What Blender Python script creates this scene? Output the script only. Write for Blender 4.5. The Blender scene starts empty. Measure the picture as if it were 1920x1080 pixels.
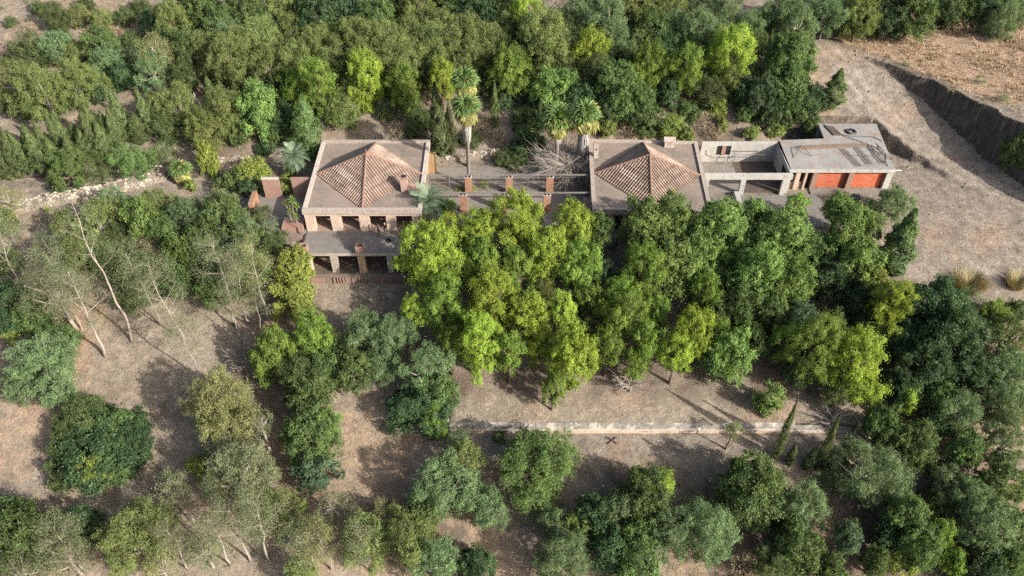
import bpy, bmesh, math, random
import numpy as np
from mathutils import Vector, Matrix

R = math.radians
scene = bpy.context.scene
COL = scene.collection

# ------------------------------------------------------------------ camera, sky, sun, exposure
CAM_Z, PITCH, FPX = 62.0, R(44.0), 1550.0
cam_d = bpy.data.cameras.new('camera')
cam = bpy.data.objects.new('camera', cam_d)
COL.objects.link(cam)
cam.location = (0, 0, CAM_Z)
cam.rotation_euler = (R(90) - PITCH, 0, 0)
cam_d.sensor_width = 36.0
cam_d.lens = FPX / 1920 * 36.0
cam_d.clip_start = 1.0
cam_d.clip_end = 3000.0
scene.camera = cam

SUN_EL = R(29.0)
SUN_DIR = Vector((0.83 * math.cos(SUN_EL), -0.56 * math.cos(SUN_EL), math.sin(SUN_EL))).normalized()
world = bpy.data.worlds.new('World')
scene.world = world
world.use_nodes = True
wn = world.node_tree
bg = wn.nodes['Background']
sky = wn.nodes.new('ShaderNodeTexSky')
sky.sky_type = 'NISHITA'
sky.sun_disc = False
sky.sun_elevation = SUN_EL
sky.sun_rotation = math.atan2(SUN_DIR.x, SUN_DIR.y)
sky.air_density = 0.9
sky.dust_density = 3.5
sky.ozone_density = 0.6
wn.links.new(sky.outputs[0], bg.inputs[0])
bg.inputs[1].default_value = 0.125
sun_d = bpy.data.lights.new('sun', 'SUN')
sun_d.energy = 4.6
sun_d.angle = R(0.6)
sun_d.color = (1.0, 0.95, 0.885)
sun = bpy.data.objects.new('sun', sun_d)
COL.objects.link(sun)
sun.rotation_euler = (-SUN_DIR).to_track_quat('-Z', 'Y').to_euler()
sun.location = (60, -50, 80)
vs = scene.view_settings
vs.view_transform = 'Standard'
vs.look = 'None'
vs.exposure = 1.18
vs.gamma = 1.0
vs.use_curve_mapping = False
scene.render.engine = 'CYCLES'
scene.cycles.max_bounces = 5
scene.cycles.diffuse_bounces = 3
scene.cycles.transmission_bounces = 3
scene.cycles.glossy_bounces = 2
scene.cycles.transparent_max_bounces = 4
scene.cycles.use_denoising = False
scene.cycles.use_adaptive_sampling = True
scene.cycles.adaptive_threshold = 0.012

# ------------------------------------------------------------------ numeric helpers
def sm(a, b, t):
    t = np.clip((np.asarray(t, float) - a) / (b - a), 0, 1)
    return t * t * (3 - 2 * t)

_lat = np.random.default_rng(7).random((256, 256))
def vnoise(x, y):
    x = np.asarray(x, float); y = np.asarray(y, float)
    xi = np.floor(x).astype(int); yi = np.floor(y).astype(int)
    fx = x - xi; fy = y - yi
    fx = fx * fx * (3 - 2 * fx); fy = fy * fy * (3 - 2 * fy)
    a = _lat[xi & 255, yi & 255]; b = _lat[(xi + 1) & 255, yi & 255]
    c = _lat[xi & 255, (yi + 1) & 255]; d = _lat[(xi + 1) & 255, (yi + 1) & 255]
    return (a * (1 - fx) + b * fx) * (1 - fy) + (c * (1 - fx) + d * fx) * fy
def fbm(x, y, o=4):
    s = 0; a = 0.5; t = 0
    for k in range(o):
        s = s + a * vnoise(x * 2 ** k + 17.3 * k, y * 2 ** k + 5.1 * k); t += a; a *= 0.5
    return s / t * 2 - 1

# ------------------------------------------------------------------ terrain height
PC_Y = [-700, -60, 20, 36, 46, 53, 60, 66, 69.3, 73.2, 74.2, 88, 90, 94, 100, 106, 120, 140, 200, 400, 1200]
PC_Z = [-210, -45, -20.5, -16, -12.4, -9.7, -7.2, -5.3, -4.1, -.08, -.04, -.04, .7, 3.0, 5.2, 6.3, 7.4, 9.5, 22, 60, 150]
PW_Y = [-700, -60, 20, 36, 46, 49.5, 52.95, 53.0, 60, 66]
PW_Z = [-210, -45, -20.5, -16, -12.4, -10.45, -10.15, -9.05, -7.2, -5.3]
PL_Y = [-700, -60, 20, 36, 46, 53, 60, 66, 70, 75, 78, 84, 84.6, 92, 94, 98, 104, 110, 120, 140, 200, 400, 1200]
PL_Z = [-210, -45, -20.5, -16, -12.4, -9.7, -7.2, -5, -3.4, -1.3, -.4, .0, .7, 2.6, 3.4, 3.7, 6, 7.4, 9.5, 14, 30, 66, 150]
PR_Y = [-700, -60, 20, 36, 46, 50, 56, 62, 66.5, 69, 73, 78, 81, 91.8]
PR_Z = [-210, -45, -20.5, -16, -12.4, -10.7, -8.5, -5.2, -3.0, -1.7, -.8, -.12, -.04, -.04]
RD_Y = [70, 79, 82, 87, 94, 100, 104, 120, 140, 200, 400, 1200]
RD_Z = [-.6, -.04, .15, .75, 3.3, 5.9, 6.6, 7.6, 9.5, 22, 60, 150]
CUT_Y = [30, 62, 75, 82.1, 86.9, 94.3, 99.3, 102.5, 106]
CUT_X = [110, 80, 68, 63.3, 60.3, 55.6, 50.8, 48.0, 44.0]
SC_Y = [70, 83, 87, 91.7, 94]
SC_X = [66, 55, 51.8, 47.8, 46]

def height(x, y, rough=True):
    x = np.asarray(x, float); y = np.asarray(y, float)
    zc = np.interp(y, PC_Y, PC_Z)
    zw = np.where(y <= 66, np.interp(y, PW_Y, PW_Z), zc)
    w = sm(-6.9, -6.5, x) * (1 - sm(33, 38, x))
    z = zc * (1 - w) + zw * w
    zl = np.interp(y, PL_Y, PL_Z)
    l = 1 - sm(-34.5, -31, x)
    z = z * (1 - l) + zl * l
    # the lower storey of the left house is dug in
    dig = sm(-24.6, -24.3, x) * (1 - sm(-9.7, -9.4, x)) * sm(68.9, 69.4, y) * (1 - sm(75.0, 76, y))
    z = z * (1 - dig) + (-4.05) * dig
    # right hand side
    nz = fbm(x * .55, y * .55, 3)
    pr = np.interp(y, PR_Y, PR_Z)
    rd = np.interp(y, RD_Y, RD_Z)
    up = np.maximum(sm(92.3, 93.5, y + nz * .6), sm(0, .6, (x - np.interp(y, SC_Y, SC_X)) * .72 + nz * .4))
    zr = pr + (rd - pr) * up * sm(77, 81, y)
    d = (x - np.interp(y, CUT_Y, CUT_X)) * .74 + nz * .32
    plat = 6.5 + .035 * (y - 90) + .05 * (x - 55) + .25 * fbm(x * .2 + 9, y * .2, 3)
    plat = np.maximum(plat, rd)
    pm = sm(0, .5, d) * sm(60, 80, y) * (1 - sm(112, 130, y))
    zr = zr + (plat - zr) * pm
    r1 = sm(38, 44, x) * (1 - sm(80, 88, y)) + sm(31.5, 37, x) * sm(80, 88, y)
    z = z * (1 - r1) + zr * r1
    if rough:
        pad = sm(73.8, 74.6, y) * (1 - sm(87, 89, y)) * sm(-33, -31, x) * (1 - sm(60, 64, x))
        amp = .22 * (1 - .85 * pad)
        z = z + fbm(x * .16, y * .16, 4) * amp + fbm(x * 1.1 + 40, y * 1.1, 2) * .05 * (1 - .6 * pad)
    return z

SIN, COS = math.sin(PITCH), math.cos(PITCH)
def ray(u, v):
    a = (u - 960) / FPX; b = (540 - v) / FPX
    return np.array([a, COS + b * SIN, -SIN + b * COS])
def on_plane(u, v, z):
    d = ray(u, v); t = (z - CAM_Z) / d[2]
    return d[0] * t, d[1] * t, z
def on_ground(u, v, h=0.0):
    d = ray(u, v)
    t = np.arange(40, 260, .1)
    g = CAM_Z + d[2] * t - height(d[0] * t, d[1] * t, False) - h
    k = int(np.argmax(g < 0)) if (g < 0).any() else len(t) - 1
    return d[0] * t[k], d[1] * t[k], float(t[k])
def at_y(u, v, Y):
    d = ray(u, v); t = Y / d[1]
    return d[0] * t, Y, CAM_Z + d[2] * t, t
def gz(x, y):
    return float(height(x, y))

# ------------------------------------------------------------------ object helpers
def tag(o, label=None, cat=None, group=None, kind=None):
    if label: o['label'] = label
    if cat: o['category'] = cat
    if group: o['group'] = group
    if kind: o['kind'] = kind
    return o
def empty(name, loc=(0, 0, 0), rz=0.0):
    e = bpy.data.objects.new(name, None)
    e.empty_display_size = .3
    e.location = loc; e.rotation_euler = (0, 0, rz)
    COL.objects.link(e)
    return e
def link(name, me, parent=None, loc=(0, 0, 0), rot=(0, 0, 0), scale=(1, 1, 1), mat=None):
    o = bpy.data.objects.new(name, me)
    COL.objects.link(o)
    o.parent = parent
    o.location = loc; o.rotation_euler = rot; o.scale = scale
    if mat is not None:
        if len(me.materials) == 0: me.materials.append(mat)
        if me.materials[0] is not mat:
            o.material_slots[0].link = 'OBJECT'
            o.material_slots[0].material = mat
    return o
def np_mesh(name, V, F, smooth=False):
    """V (n,3); F (m,k) of equal sized faces"""
    V = np.asarray(V, np.float32); F = np.asarray(F, np.int32)
    me = bpy.data.meshes.new(name)
    m, k = F.shape
    me.vertices.add(len(V)); me.vertices.foreach_set('co', V.ravel())
    me.loops.add(m * k); me.loops.foreach_set('vertex_index', F.ravel())
    me.polygons.add(m)
    me.polygons.foreach_set('loop_start', np.arange(0, m * k, k, dtype=np.int32))
    if smooth: me.polygons.foreach_set('use_smooth', np.ones(m, bool))
    me.update(calc_edges=True)
    return me

class MB:
    def __init__(s): s.v = []; s.f = []
    def add(s, vs, fs):
        b = len(s.v); s.v += [tuple(p) for p in vs]; s.f += [tuple(b + i for i in f) for f in fs]; return s
    def box(s, x0, x1, y0, y1, z0, z1, jit=0, rng=random):
        j = lambda: rng.uniform(-jit, jit) if jit else 0
        vs = [(x + j(), y + j(), z + j()) for z in (z0, z1) for (x, y) in ((x0, y0), (x1, y0), (x1, y1), (x0, y1))]
        return s.add(vs, [(3, 2, 1, 0), (4, 5, 6, 7), (0, 1, 5, 4), (1, 2, 6, 5), (2, 3, 7, 6), (3, 0, 4, 7)])
    def prism(s, poly, z0, z1):
        n = len(poly)
        vs = [(x, y, z0) for x, y in poly] + [(x, y, z1) for x, y in poly]
        return s.add(vs, [tuple(range(n - 1, -1, -1)), tuple(range(n, 2 * n))] + [(i, (i + 1) % n, n + (i + 1) % n, n + i) for i in range(n)])
    def tube(s, path, rad, n=6, cap=True):
        path = [Vector(p) for p in path]
        if not hasattr(rad, '__len__'): rad = [rad] * len(path)
        b = len(s.v)
        ref = Vector((.31, .77, .2)).normalized()
        for i, p in enumerate(path):
            d = (path[min(i + 1, len(path) - 1)] - path[max(i - 1, 0)])
            d = d.normalized() if d.length > 1e-6 else Vector((0, 0, 1))
            a = d.cross(ref)
            if a.length < 1e-3: a = d.cross(Vector((1, 0, 0)))
            a.normalize(); c = d.cross(a)
            for k in range(n):
                t = 2 * math.pi * k / n
                q = p + (a * math.cos(t) + c * math.sin(t)) * rad[i]
                s.v.append((q.x, q.y, q.z))
        for i in range(len(path) - 1):
            for k in range(n):
                k2 = (k + 1) % n
                s.f.append((b + i * n + k, b + i * n + k2, b + (i + 1) * n + k2, b + (i + 1) * n + k))
        if cap:
            s.f.append(tuple(b + k for k in range(n - 1, -1, -1)))
            e = b + (len(path) - 1) * n
            s.f.append(tuple(e + k for k in range(n)))
        return s
    def mesh(s, name, smooth=False):
        me = bpy.data.meshes.new(name)
        me.from_pydata(s.v, [], s.f)
        if smooth: me.polygons.foreach_set('use_smooth', [True] * len(me.polygons))
        me.update()
        return me
    def build(s, name, mat, parent=None, smooth=False, **k):
        me = s.mesh(name, smooth)
        me.materials.append(mat)
        return link(name, me, parent, **k)
def boxo(name, mat, parent, *a, **k):
    return MB().box(*a, **k).build(name, mat, parent)

# ------------------------------------------------------------------ materials
def _new(name):
    m = bpy.data.materials.new(name); m.use_nodes = True
    nt = m.node_tree
    return m, nt, nt.nodes['Principled BSDF']
def _n(nt, t, **k):
    n = nt.nodes.new(t)
    for a, b in k.items(): setattr(n, a, b)
    return n
def _noise(nt, vec, scale, detail=4, rough=.6):
    n = _n(nt, 'ShaderNodeTexNoise'); n.inputs['Scale'].default_value = scale
    n.inputs['Detail'].default_value = detail; n.inputs['Roughness'].default_value = rough
    nt.links.new(vec, n.inputs['Vector']); return n.outputs['Fac']
def _ramp(nt, fac, a, b, ca=(0, 0, 0, 1), cb=(1, 1, 1, 1)):
    r = _n(nt, 'ShaderNodeValToRGB'); r.color_ramp.elements[0].position = a; r.color_ramp.elements[1].position = b
    r.color_ramp.elements[0].color = ca; r.color_ramp.elements[1].color = cb
    nt.links.new(fac, r.inputs[0]); return r.outputs[0]
def _mix(nt, fac, a, b, mode='MIX'):
    m = _n(nt, 'ShaderNodeMix', data_type='RGBA', blend_type=mode)
    for s, x in ((m.inputs[0], fac), (m.inputs[6], a), (m.inputs[7], b)):
        if hasattr(x, 'links'): nt.links.new(x, s)
        elif isinstance(x, (int, float)): s.default_value = x
        else: s.default_value = (*x[:3], 1)
    return m.outputs[2]
def _map(nt, vec, sc):
    m = _n(nt, 'ShaderNodeMapping'); m.inputs['Scale'].default_value = sc
    nt.links.new(vec, m.inputs['Vector']); return m.outputs[0]
def _bump(nt, bsdf, h, strength, dist):
    b = _n(nt, 'ShaderNodeBump'); b.inputs['Strength'].default_value = strength; b.inputs['Distance'].default_value = dist
    nt.links.new(h, b.inputs['Height']); nt.links.new(b.outputs[0], bsdf.inputs['Normal'])

GS = .62      # real-world albedo of the dry masonry and soil under this exposure
def gs(c, k=GS): return tuple(x * k for x in c[:3]) if c else c
def mat_rough(name, c1, c2, c3=None, scale=.8, fine=6.0, streak=0.0, rough=.9, bump=.4, c3_at=(.55, .7)):
    """weathered plaster, concrete, soil: two tones by a large noise, a third in patches, fine grain, optional run-off streaks"""
    c1, c2, c3 = gs(c1), gs(c2), gs(c3)
    m, nt, b = _new(name)
    co = _n(nt, 'ShaderNodeTexCoord').outputs['Object']
    big = _noise(nt, co, scale, 6, .65)
    col = _mix(nt, _ramp(nt, big, .35, .65), c1, c2)
    if c3:
        p = _noise(nt, _map(nt, co, (1.3, 1.3, 1.3)), scale * 1.7, 8, .7)
        col = _mix(nt, _ramp(nt, p, *c3_at), col, c3)
    if streak:
        s = _noise(nt, _map(nt, co, (3.0, 3.0, .25)), 1.2, 5, .7)
        f = _n(nt, 'ShaderNodeMath', operation='MULTIPLY'); f.inputs[1].default_value = streak
        nt.links.new(_ramp(nt, s, .48, .72), f.inputs[0])
        col = _mix(nt, f.outputs[0], col, tuple(x * .3 for x in c2))
    g = _noise(nt, co, fine, 5, .7)
    col = _mix(nt, .55, col, _ramp(nt, g, .3, .75, (.45, .45, .45, 1), (1.25, 1.25, 1.25, 1)), 'MULTIPLY')
    nt.links.new(col, b.inputs['Base Color'])
    b.inputs['Roughness'].default_value = rough
    b.inputs['Specular IOR Level'].default_value = .2
    if bump: _bump(nt, b, g, bump, .06)
    return m

def mat_brick(name, c1, c2, mortar, wear, bw=.26, bh=.09):
    c1, c2, mortar, wear = gs(c1), gs(c2), gs(mortar), gs(wear)
    m, nt, b = _new(name)
    co = _n(nt, 'ShaderNodeTexCoord').outputs['Object']
    # bricks laid on faces in XZ or YZ: u = x + y, v = z
    sp = _n(nt, 'ShaderNodeSeparateXYZ'); nt.links.new(co, sp.inputs[0])
    ad = _n(nt, 'ShaderNodeMath', operation='ADD'); nt.links.new(sp.outputs[0], ad.inputs[0]); nt.links.new(sp.outputs[1], ad.inputs[1])
    cb = _n(nt, 'ShaderNodeCombineXYZ'); nt.links.new(ad.outputs[0], cb.inputs[0]); nt.links.new(sp.outputs[2], cb.inputs[1])
    t = _n(nt, 'ShaderNodeTexBrick'); nt.links.new(cb.outputs[0], t.inputs['Vector'])
    t.inputs['Color1'].default_value = (*c1, 1); t.inputs['Color2'].default_value = (*c2, 1); t.inputs['Mortar'].default_value = (*mortar, 1)
    t.inputs['Scale'].default_value = 1.0; t.inputs['Brick Width'].default_value = bw; t.inputs['Row Height'].default_value = bh
    t.inputs['Mortar Size'].default_value = .012 if bh < .15 else .03
    big = _noise(nt, co, 1.1, 7, .7)
    col = _mix(nt, _ramp(nt, big, .5, .72), t.outputs['Color'], wear)
    g = _noise(nt, co, 5, 5, .7)
    col = _mix(nt, .5, col, _ramp(nt, g, .3, .75, (.5, .5, .5, 1), (1.25, 1.25, 1.25, 1)), 'MULTIPLY')
    nt.links.new(col, b.inputs['Base Color']); b.inputs['Roughness'].default_value = .9
    b.inputs['Specular IOR Level'].default_value = .15
    _bump(nt, b, t.outputs['Fac'], -.5, .02)
    return m

def mat_tile(name, c1, c2, c3, c4):
    c1, c2, c3, c4 = gs(c1), gs(c2), gs(c3), gs(c4)
    m, nt, b = _new(name)
    gi = _n(nt, 'ShaderNodeNewGeometry').outputs['Random Per Island']
    co = _n(nt, 'ShaderNodeTexCoord').outputs['Object']
    r = _n(nt, 'ShaderNodeValToRGB'); e = r.color_ramp.elements
    e[0].position = 0; e[0].color = (*c1, 1); e[1].position = 1; e[1].color = (*c4, 1)
    x = e.new(.4); x.color = (*c2, 1); x = e.new(.8); x.color = (*c3, 1)
    nt.links.new(gi, r.inputs[0])
    big = _noise(nt, co, .55, 6, .7)
    col = _mix(nt, _ramp(nt, big, .42, .68, (0, 0, 0, 1), (.75, .75, .75, 1)), r.outputs[0], (.062, .047, .031))
    g = _noise(nt, co, 7, 5, .7)
    col = _mix(nt, .5, col, _ramp(nt, g, .3, .75, (.5, .5, .5, 1), (1.2, 1.2, 1.2, 1)), 'MULTIPLY')
    nt.links.new(col, b.inputs['Base Color']); b.inputs['Roughness'].default_value = .85
    b.inputs['Specular IOR Level'].default_value = .2
    return m

def mat_plain(name, c, rough=.7, metal=0.0, var=.35, scale=4):
    c = gs(c, .68)
    m, nt, b = _new(name)
    co = _n(nt, 'ShaderNodeTexCoord').outputs['Object']
    g = _noise(nt, co, scale, 5, .7)
    col = _mix(nt, 1.0, c, _ramp(nt, g, .3, .7, (1 - var, 1 - var, 1 - var, 1), (1 + var, 1 + var, 1 + var, 1)), 'MULTIPLY')
    nt.links.new(col, b.inputs['Base Color']); b.inputs['Roughness'].default_value = rough; b.inputs['Metallic'].default_value = metal
    b.inputs['Specular IOR Level'].default_value = .3
    return m

LK = 1.36
def mat_leaf(name, c, c2, trans=.38, patch=.8, hue=.016, val=.36):
    """leaves: tone varies leaf by leaf, in patches of new growth through the crown, and tree by tree"""
    m, nt, b = _new(name)
    geo = _n(nt, 'ShaderNodeNewGeometry').outputs['Random Per Island']
    inf = _n(nt, 'ShaderNodeObjectInfo').outputs['Random']
    co = _n(nt, 'ShaderNodeTexCoord').outputs['Object']
    p = _noise(nt, co, patch, 4, .65)
    col = _mix(nt, _ramp(nt, p, .38, .64), gs(c, .80), gs(c2, 1.06))
    hs = _n(nt, 'ShaderNodeHueSaturation')
    def rng(src, a, b_):
        q = _n(nt, 'ShaderNodeMapRange'); q.inputs[3].default_value = a; q.inputs[4].default_value = b_
        nt.links.new(src, q.inputs[0]); return q.outputs[0]
    nt.links.new(rng(inf, .5 - hue * .3, .5 + hue), hs.inputs['Hue'])
    mu = _n(nt, 'ShaderNodeMath', operation='MULTIPLY')
    nt.links.new(rng(geo, (1 - val) * LK, (1 + val) * LK), mu.inputs[0]); nt.links.new(rng(inf, .82, 1.16), mu.inputs[1])
    nt.links.new(mu.outputs[0], hs.inputs['Value']); nt.links.new(col, hs.inputs['Color'])
    nt.links.new(hs.outputs[0], b.inputs['Base Color'])
    b.inputs['Roughness'].default_value = .55; b.inputs['Specular IOR Level'].default_value = .25
    tr = _n(nt, 'ShaderNodeBsdfTranslucent')
    nt.links.new(_mix(nt, 1.0, hs.outputs[0], (1.25, 1.15, .6), 'MULTIPLY'), tr.inputs[0])
    mx = _n(nt, 'ShaderNodeMixShader'); mx.inputs[0].default_value = trans
    nt.links.new(b.outputs[0], mx.inputs[1]); nt.links.new(tr.outputs[0], mx.inputs[2])
    nt.links.new(mx.outputs[0], nt.nodes['Material Output'].inputs[0])
    return m

M = {}
M['plaster'] = mat_rough('peach_plaster', (.74, .55, .42), (.66, .50, .40), (.50, .40, .33), .5, 4, .35)
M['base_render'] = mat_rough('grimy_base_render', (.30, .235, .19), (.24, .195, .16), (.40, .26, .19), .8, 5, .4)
M['plaster_pink'] = mat_rough('pink_plaster', (.56, .37, .29), (.50, .36, .29), (.38, .29, .24), .6, 4, .3)
M['plaster_ochre'] = mat_rough('ochre_plaster', (.52, .34, .17), (.48, .34, .22), (.34, .25, .18), .5, 4, .35)
M['coping'] = mat_rough('stained_coping', (.56, .47, .39), (.45, .38, .32), (.31, .26, .22), 1.0, 5, .3)
M['coping_pale'] = mat_rough('pale_coping', (.72, .64, .55), (.60, .51, .44), (.42, .35, .29), 1.0, 5, .2)
M['roof_flat'] = mat_rough('dirty_flat_roof', (.36, .29, .23), (.265, .22, .18), (.42, .31, .235), .3, 3, 0, c3_at=(.48, .66))
M['terrace'] = mat_rough('grey_terrace', (.29, .262, .228), (.235, .215, .19), (.18, .165, .15), .45, 4)
M['concrete'] = mat_rough('pale_concrete', (.60, .58, .52), (.50, .485, .44), (.38, .35, .31), .55, 4, .2)
M['concrete_roof'] = mat_rough('grey_concrete_roof', (.43, .41, .375), (.33, .315, .29), (.36, .285, .23), .35, 3, c3_at=(.52, .62))
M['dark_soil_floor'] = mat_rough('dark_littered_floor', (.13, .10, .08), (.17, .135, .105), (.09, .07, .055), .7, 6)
M['patio'] = mat_rough('patio_concrete', (.33, .285, .24), (.27, .24, .205), (.20, .175, .15), .3, 3)
M['floor_tile'] = mat_rough('terracotta_floor', (.42, .29, .22), (.37, .27, .21), (.28, .21, .17), .5, 4)
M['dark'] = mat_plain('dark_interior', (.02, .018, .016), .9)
M['brick'] = mat_brick('orange_brick', (.48, .235, .135), (.42, .20, .12), (.40, .28, .20), (.46, .32, .24))
M['brick_red'] = mat_brick('red_hollow_brick', (.84, .225, .115), (.66, .165, .085), (.36, .12, .07), (.62, .26, .165), .42, .2)
M['brick_old'] = mat_brick('old_pink_brick', (.42, .235, .175), (.36, .205, .155), (.36, .27, .22), (.38, .29, .235))
M['tile'] = mat_tile('clay_tile', (.35, .245, .19), (.43, .305, .235), (.48, .35, .275), (.57, .45, .365))
M['tile_bed'] = mat_rough('shadowed_clay_channel', (.25, .172, .132), (.19, .135, .105), None, 1.2, 6)  # channel tiles, coloured darker to stand for shadow between the rows
M['tile_ridge'] = mat_rough('clay_ridge', (.36, .225, .165), (.29, .19, .145), None, 1.2, 6)
M['steel'] = mat_plain('rusty_steel', (.20, .15, .115), .7, .2)
M['steel_grey'] = mat_plain('grey_steel', (.26, .24, .215), .6, .2)
M['timber'] = mat_plain('weathered_timber', (.22, .165, .12), .9, 0, .45)
M['hose'] = mat_plain('black_hose', (.028, .027, .026), .5)
M['black'] = mat_plain('black_plastic', (.02, .02, .022), .45)
M['bin'] = mat_plain('dark_grey_plastic', (.05, .052, .056), .5)
M['white'] = mat_plain('white_paint', (.72, .70, .66), .7)
M['stone'] = mat_tile('pale_field_stone', (.52, .42, .31), (.70, .60, .47), (.84, .75, .60), (.92, .86, .72))
M['stone_wall'] = mat_rough('rubble_mortar', (.36, .30, .23), (.30, .25, .19), (.42, .35, .27), .9, 5)
M['retain_top'] = mat_rough('blackened_render', (.32, .295, .255), (.46, .42, .36), (.78, .70, .58), .35, 3, .7, c3_at=(.50, .58))
M['retain_low'] = mat_rough('peeling_render', (.80, .66, .50), (.68, .50, .36), (.60, .34, .22), .4, 3, .45, c3_at=(.57, .65))
M['bark'] = mat_plain('brown_bark', (.13, .095, .07), .95, 0, .4, 6)
M['bark_grey'] = mat_plain('grey_bark', (.26, .225, .19), .95, 0, .35, 6)
M['bark_pale'] = mat_rough('pale_gum_bark', (.52, .45, .38), (.40, .34, .29), (.34, .22, .16), .9, 5)
M['dead'] = mat_plain('dead_twigs', (.33, .29, .25), .95, 0, .3, 5)
M['skirt'] = mat_plain('dead_palm_skirt', (.40, .37, .34), .95, 0, .35, 5)
M['palm_trunk'] = mat_plain('palm_trunk', (.20, .17, .145), .95, 0, .4, 5)

L = {}
L['py'] = mat_leaf('pine_needles_bright', (.155, .215, .030), (.215, .268, .042))
L['pg'] = mat_leaf('pine_needles_green', (.100, .158, .031), (.150, .208, .040))
L['po'] = mat_leaf('pine_needles_olive', (.104, .130, .040), (.140, .162, .052))
L['bb'] = mat_leaf('leaves_bright_green', (.098, .158, .045), (.148, .205, .058))
L['bm'] = mat_leaf('leaves_green', (.064, .104, .034), (.098, .138, .044))
L['bd'] = mat_leaf('leaves_dark_green', (.034, .064, .026), (.056, .090, .036))
L['bt'] = mat_leaf('leaves_blue_green', (.058, .094, .050), (.084, .124, .064))
L['og'] = mat_leaf('leaves_grey_green', (.090, .138, .062), (.132, .180, .082))
L['oo'] = mat_leaf('leaves_olive', (.108, .140, .046), (.156, .180, .062))
L['od'] = mat_leaf('leaves_deep_olive', (.062, .086, .030), (.092, .116, .042))
L['fe'] = mat_leaf('leaves_feathery', (.084, .136, .042), (.116, .168, .052))
L['ly'] = mat_leaf('leaves_lime', (.155, .188, .040), (.200, .220, .054))
L['lb'] = mat_leaf('leaves_lime_green', (.125, .170, .042), (.165, .200, .052))
L['eu'] = mat_leaf('leaves_gum', (.112, .130, .068), (.148, .162, .086))
L['ey'] = mat_leaf('leaves_gum_yellow', (.140, .152, .060), (.180, .180, .076))
L['cy'] = mat_leaf('cypress_sprays', (.060, .080, .028), (.084, .104, .036))
L['dr'] = mat_leaf('dry_brown_leaves', (.20, .155, .095), (.25, .20, .13), .15)
L['gy'] = mat_leaf('grey_dry_twigs', (.19, .175, .15), (.23, .21, .18), .1)
L['st'] = mat_leaf('straw_blades', (.25, .18, .108), (.29, .218, .138), .2)
L['fan'] = mat_leaf('fan_palm_green', (.080, .130, .040), (.110, .160, .048))
L['fany'] = mat_leaf('fan_palm_yellowing', (.19, .185, .060), (.22, .21, .075))
L['date'] = mat_leaf('date_palm_blue_green', (.125, .175, .105), (.155, .20, .13))
L['sto'] = mat_leaf('straw_olive_blades', (.20, .175, .085), (.25, .205, .11), .2)

# ------------------------------------------------------------------ ground
def axis(a, b, step, outer, extra=()):
    core = list(np.arange(a, b + 1e-6, step)) + list(extra)
    lo, hi, s = a, b, step
    out = []
    while hi < outer:
        s *= 1.28; lo -= s; hi += s; out += [lo, hi]
    return np.array(sorted(set(np.round(core + out, 3))))
gx = axis(-80, 80, .5, 900, np.arange(36.25, 70, .25))
gy = axis(24, 124, .5, 900, list(np.arange(78.25, 106, .25)) + [52.9, 53.02])
GX, GY = np.meshgrid(gx, gy)
GZ = height(GX, GY)
# joint: the terrain just behind the low retaining wall stays behind it
nx, ny = len(gx), len(gy)
V = np.stack([GX.ravel(), GY.ravel(), GZ.ravel()], 1)
ii = np.arange(nx * ny).reshape(ny, nx)
F = np.stack([ii[:-1, :-1].ravel(), ii[:-1, 1:].ravel(), ii[1:, 1:].ravel(), ii[1:, :-1].ravel()], 1)
me = np_mesh('ground', V, F, True)
x, y = V[:, 0].astype(float), V[:, 1].astype(float)
n1 = fbm(x * .11, y * .11, 4); n2 = fbm(x * .35 + 30, y * .35, 4); n3 = fbm(x * .06 + 70, y * .06 + 11, 3)
xc = np.interp(y, CUT_Y, CUT_X); xs = np.interp(y, SC_Y, SC_X)
gravel = np.maximum.reduce([
    sm(38, 46, x) * sm(60, 66, y) * (1 - sm(-1, 1, x - xc)) * (1 - sm(108, 114, y)) * (.9 + .25 * n2),
    sm(-33, -31, x) * sm(73, 75, y) * (1 - sm(89, 91, y)) * .8,
    (1 - sm(-33, -30, x)) * sm(77, 78.5, y + n2 * .6) * (1 - sm(83.4, 84.4, y + n2 * .4)) * .9,
    sm(-6, 0, x) * sm(49, 50.5, y + n2) * (1 - sm(52.9, 53, y)) * (1 - sm(34, 40, x)) * .8])
dry = np.maximum.reduce([
    sm(0, 2, x - xc - 1.0) * sm(70, 80, y) * (1 - sm(112, 118, y)) * (.85 + .5 * n1),
    (1 - sm(-58, -44, x)) * sm(92, 95, y) * (.55 + .6 * n1),
    sm(.1, .5, n3 + .5 * n2) * .55,
    sm(36, 40, x) * (1 - sm(48, 49, x)) * sm(91.5, 93, y) * (1 - sm(96, 98, y)) * .6])
litter = np.clip(np.maximum.reduce([
    sm(-16, -8, x) * (1 - sm(40, 46, x)) * sm(53.5, 57, y) * (1 - sm(69, 72, y)) * (.55 + .7 * n2),
    sm(-.05, .45, n1 - .3 * n3) * .7,
    sm(10, 24, x) * (1 - sm(46, 49.5, y)) * .8,
    sm(88, 93, y) * (1 - sm(36, 42, x)) * (.35 + .5 * n2) * sm(-50, -40, x)]), 0, 1)
def near_line(px, py, pts, off, wd):
    best = np.full(px.shape, 1e9)
    for (x0, y0), (x1, y1) in zip(pts[:-1], pts[1:]):
        L2 = (x1 - x0) ** 2 + (y1 - y0) ** 2; Ln = math.sqrt(L2)
        t = np.clip(((px - x0) * (x1 - x0) + (py - y0) * (y1 - y0)) / L2, 0, 1)
        s = ((px - x0) * (y1 - y0) - (py - y0) * (x1 - x0)) / Ln
        dd = np.hypot(px - (x0 + t * (x1 - x0)), py - (y0 + t * (y1 - y0)))
        best = np.minimum(best, np.where(dd < 3, np.abs(np.abs(s) - off), 1e9))
    return np.exp(-(best / wd) ** 2)
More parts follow.
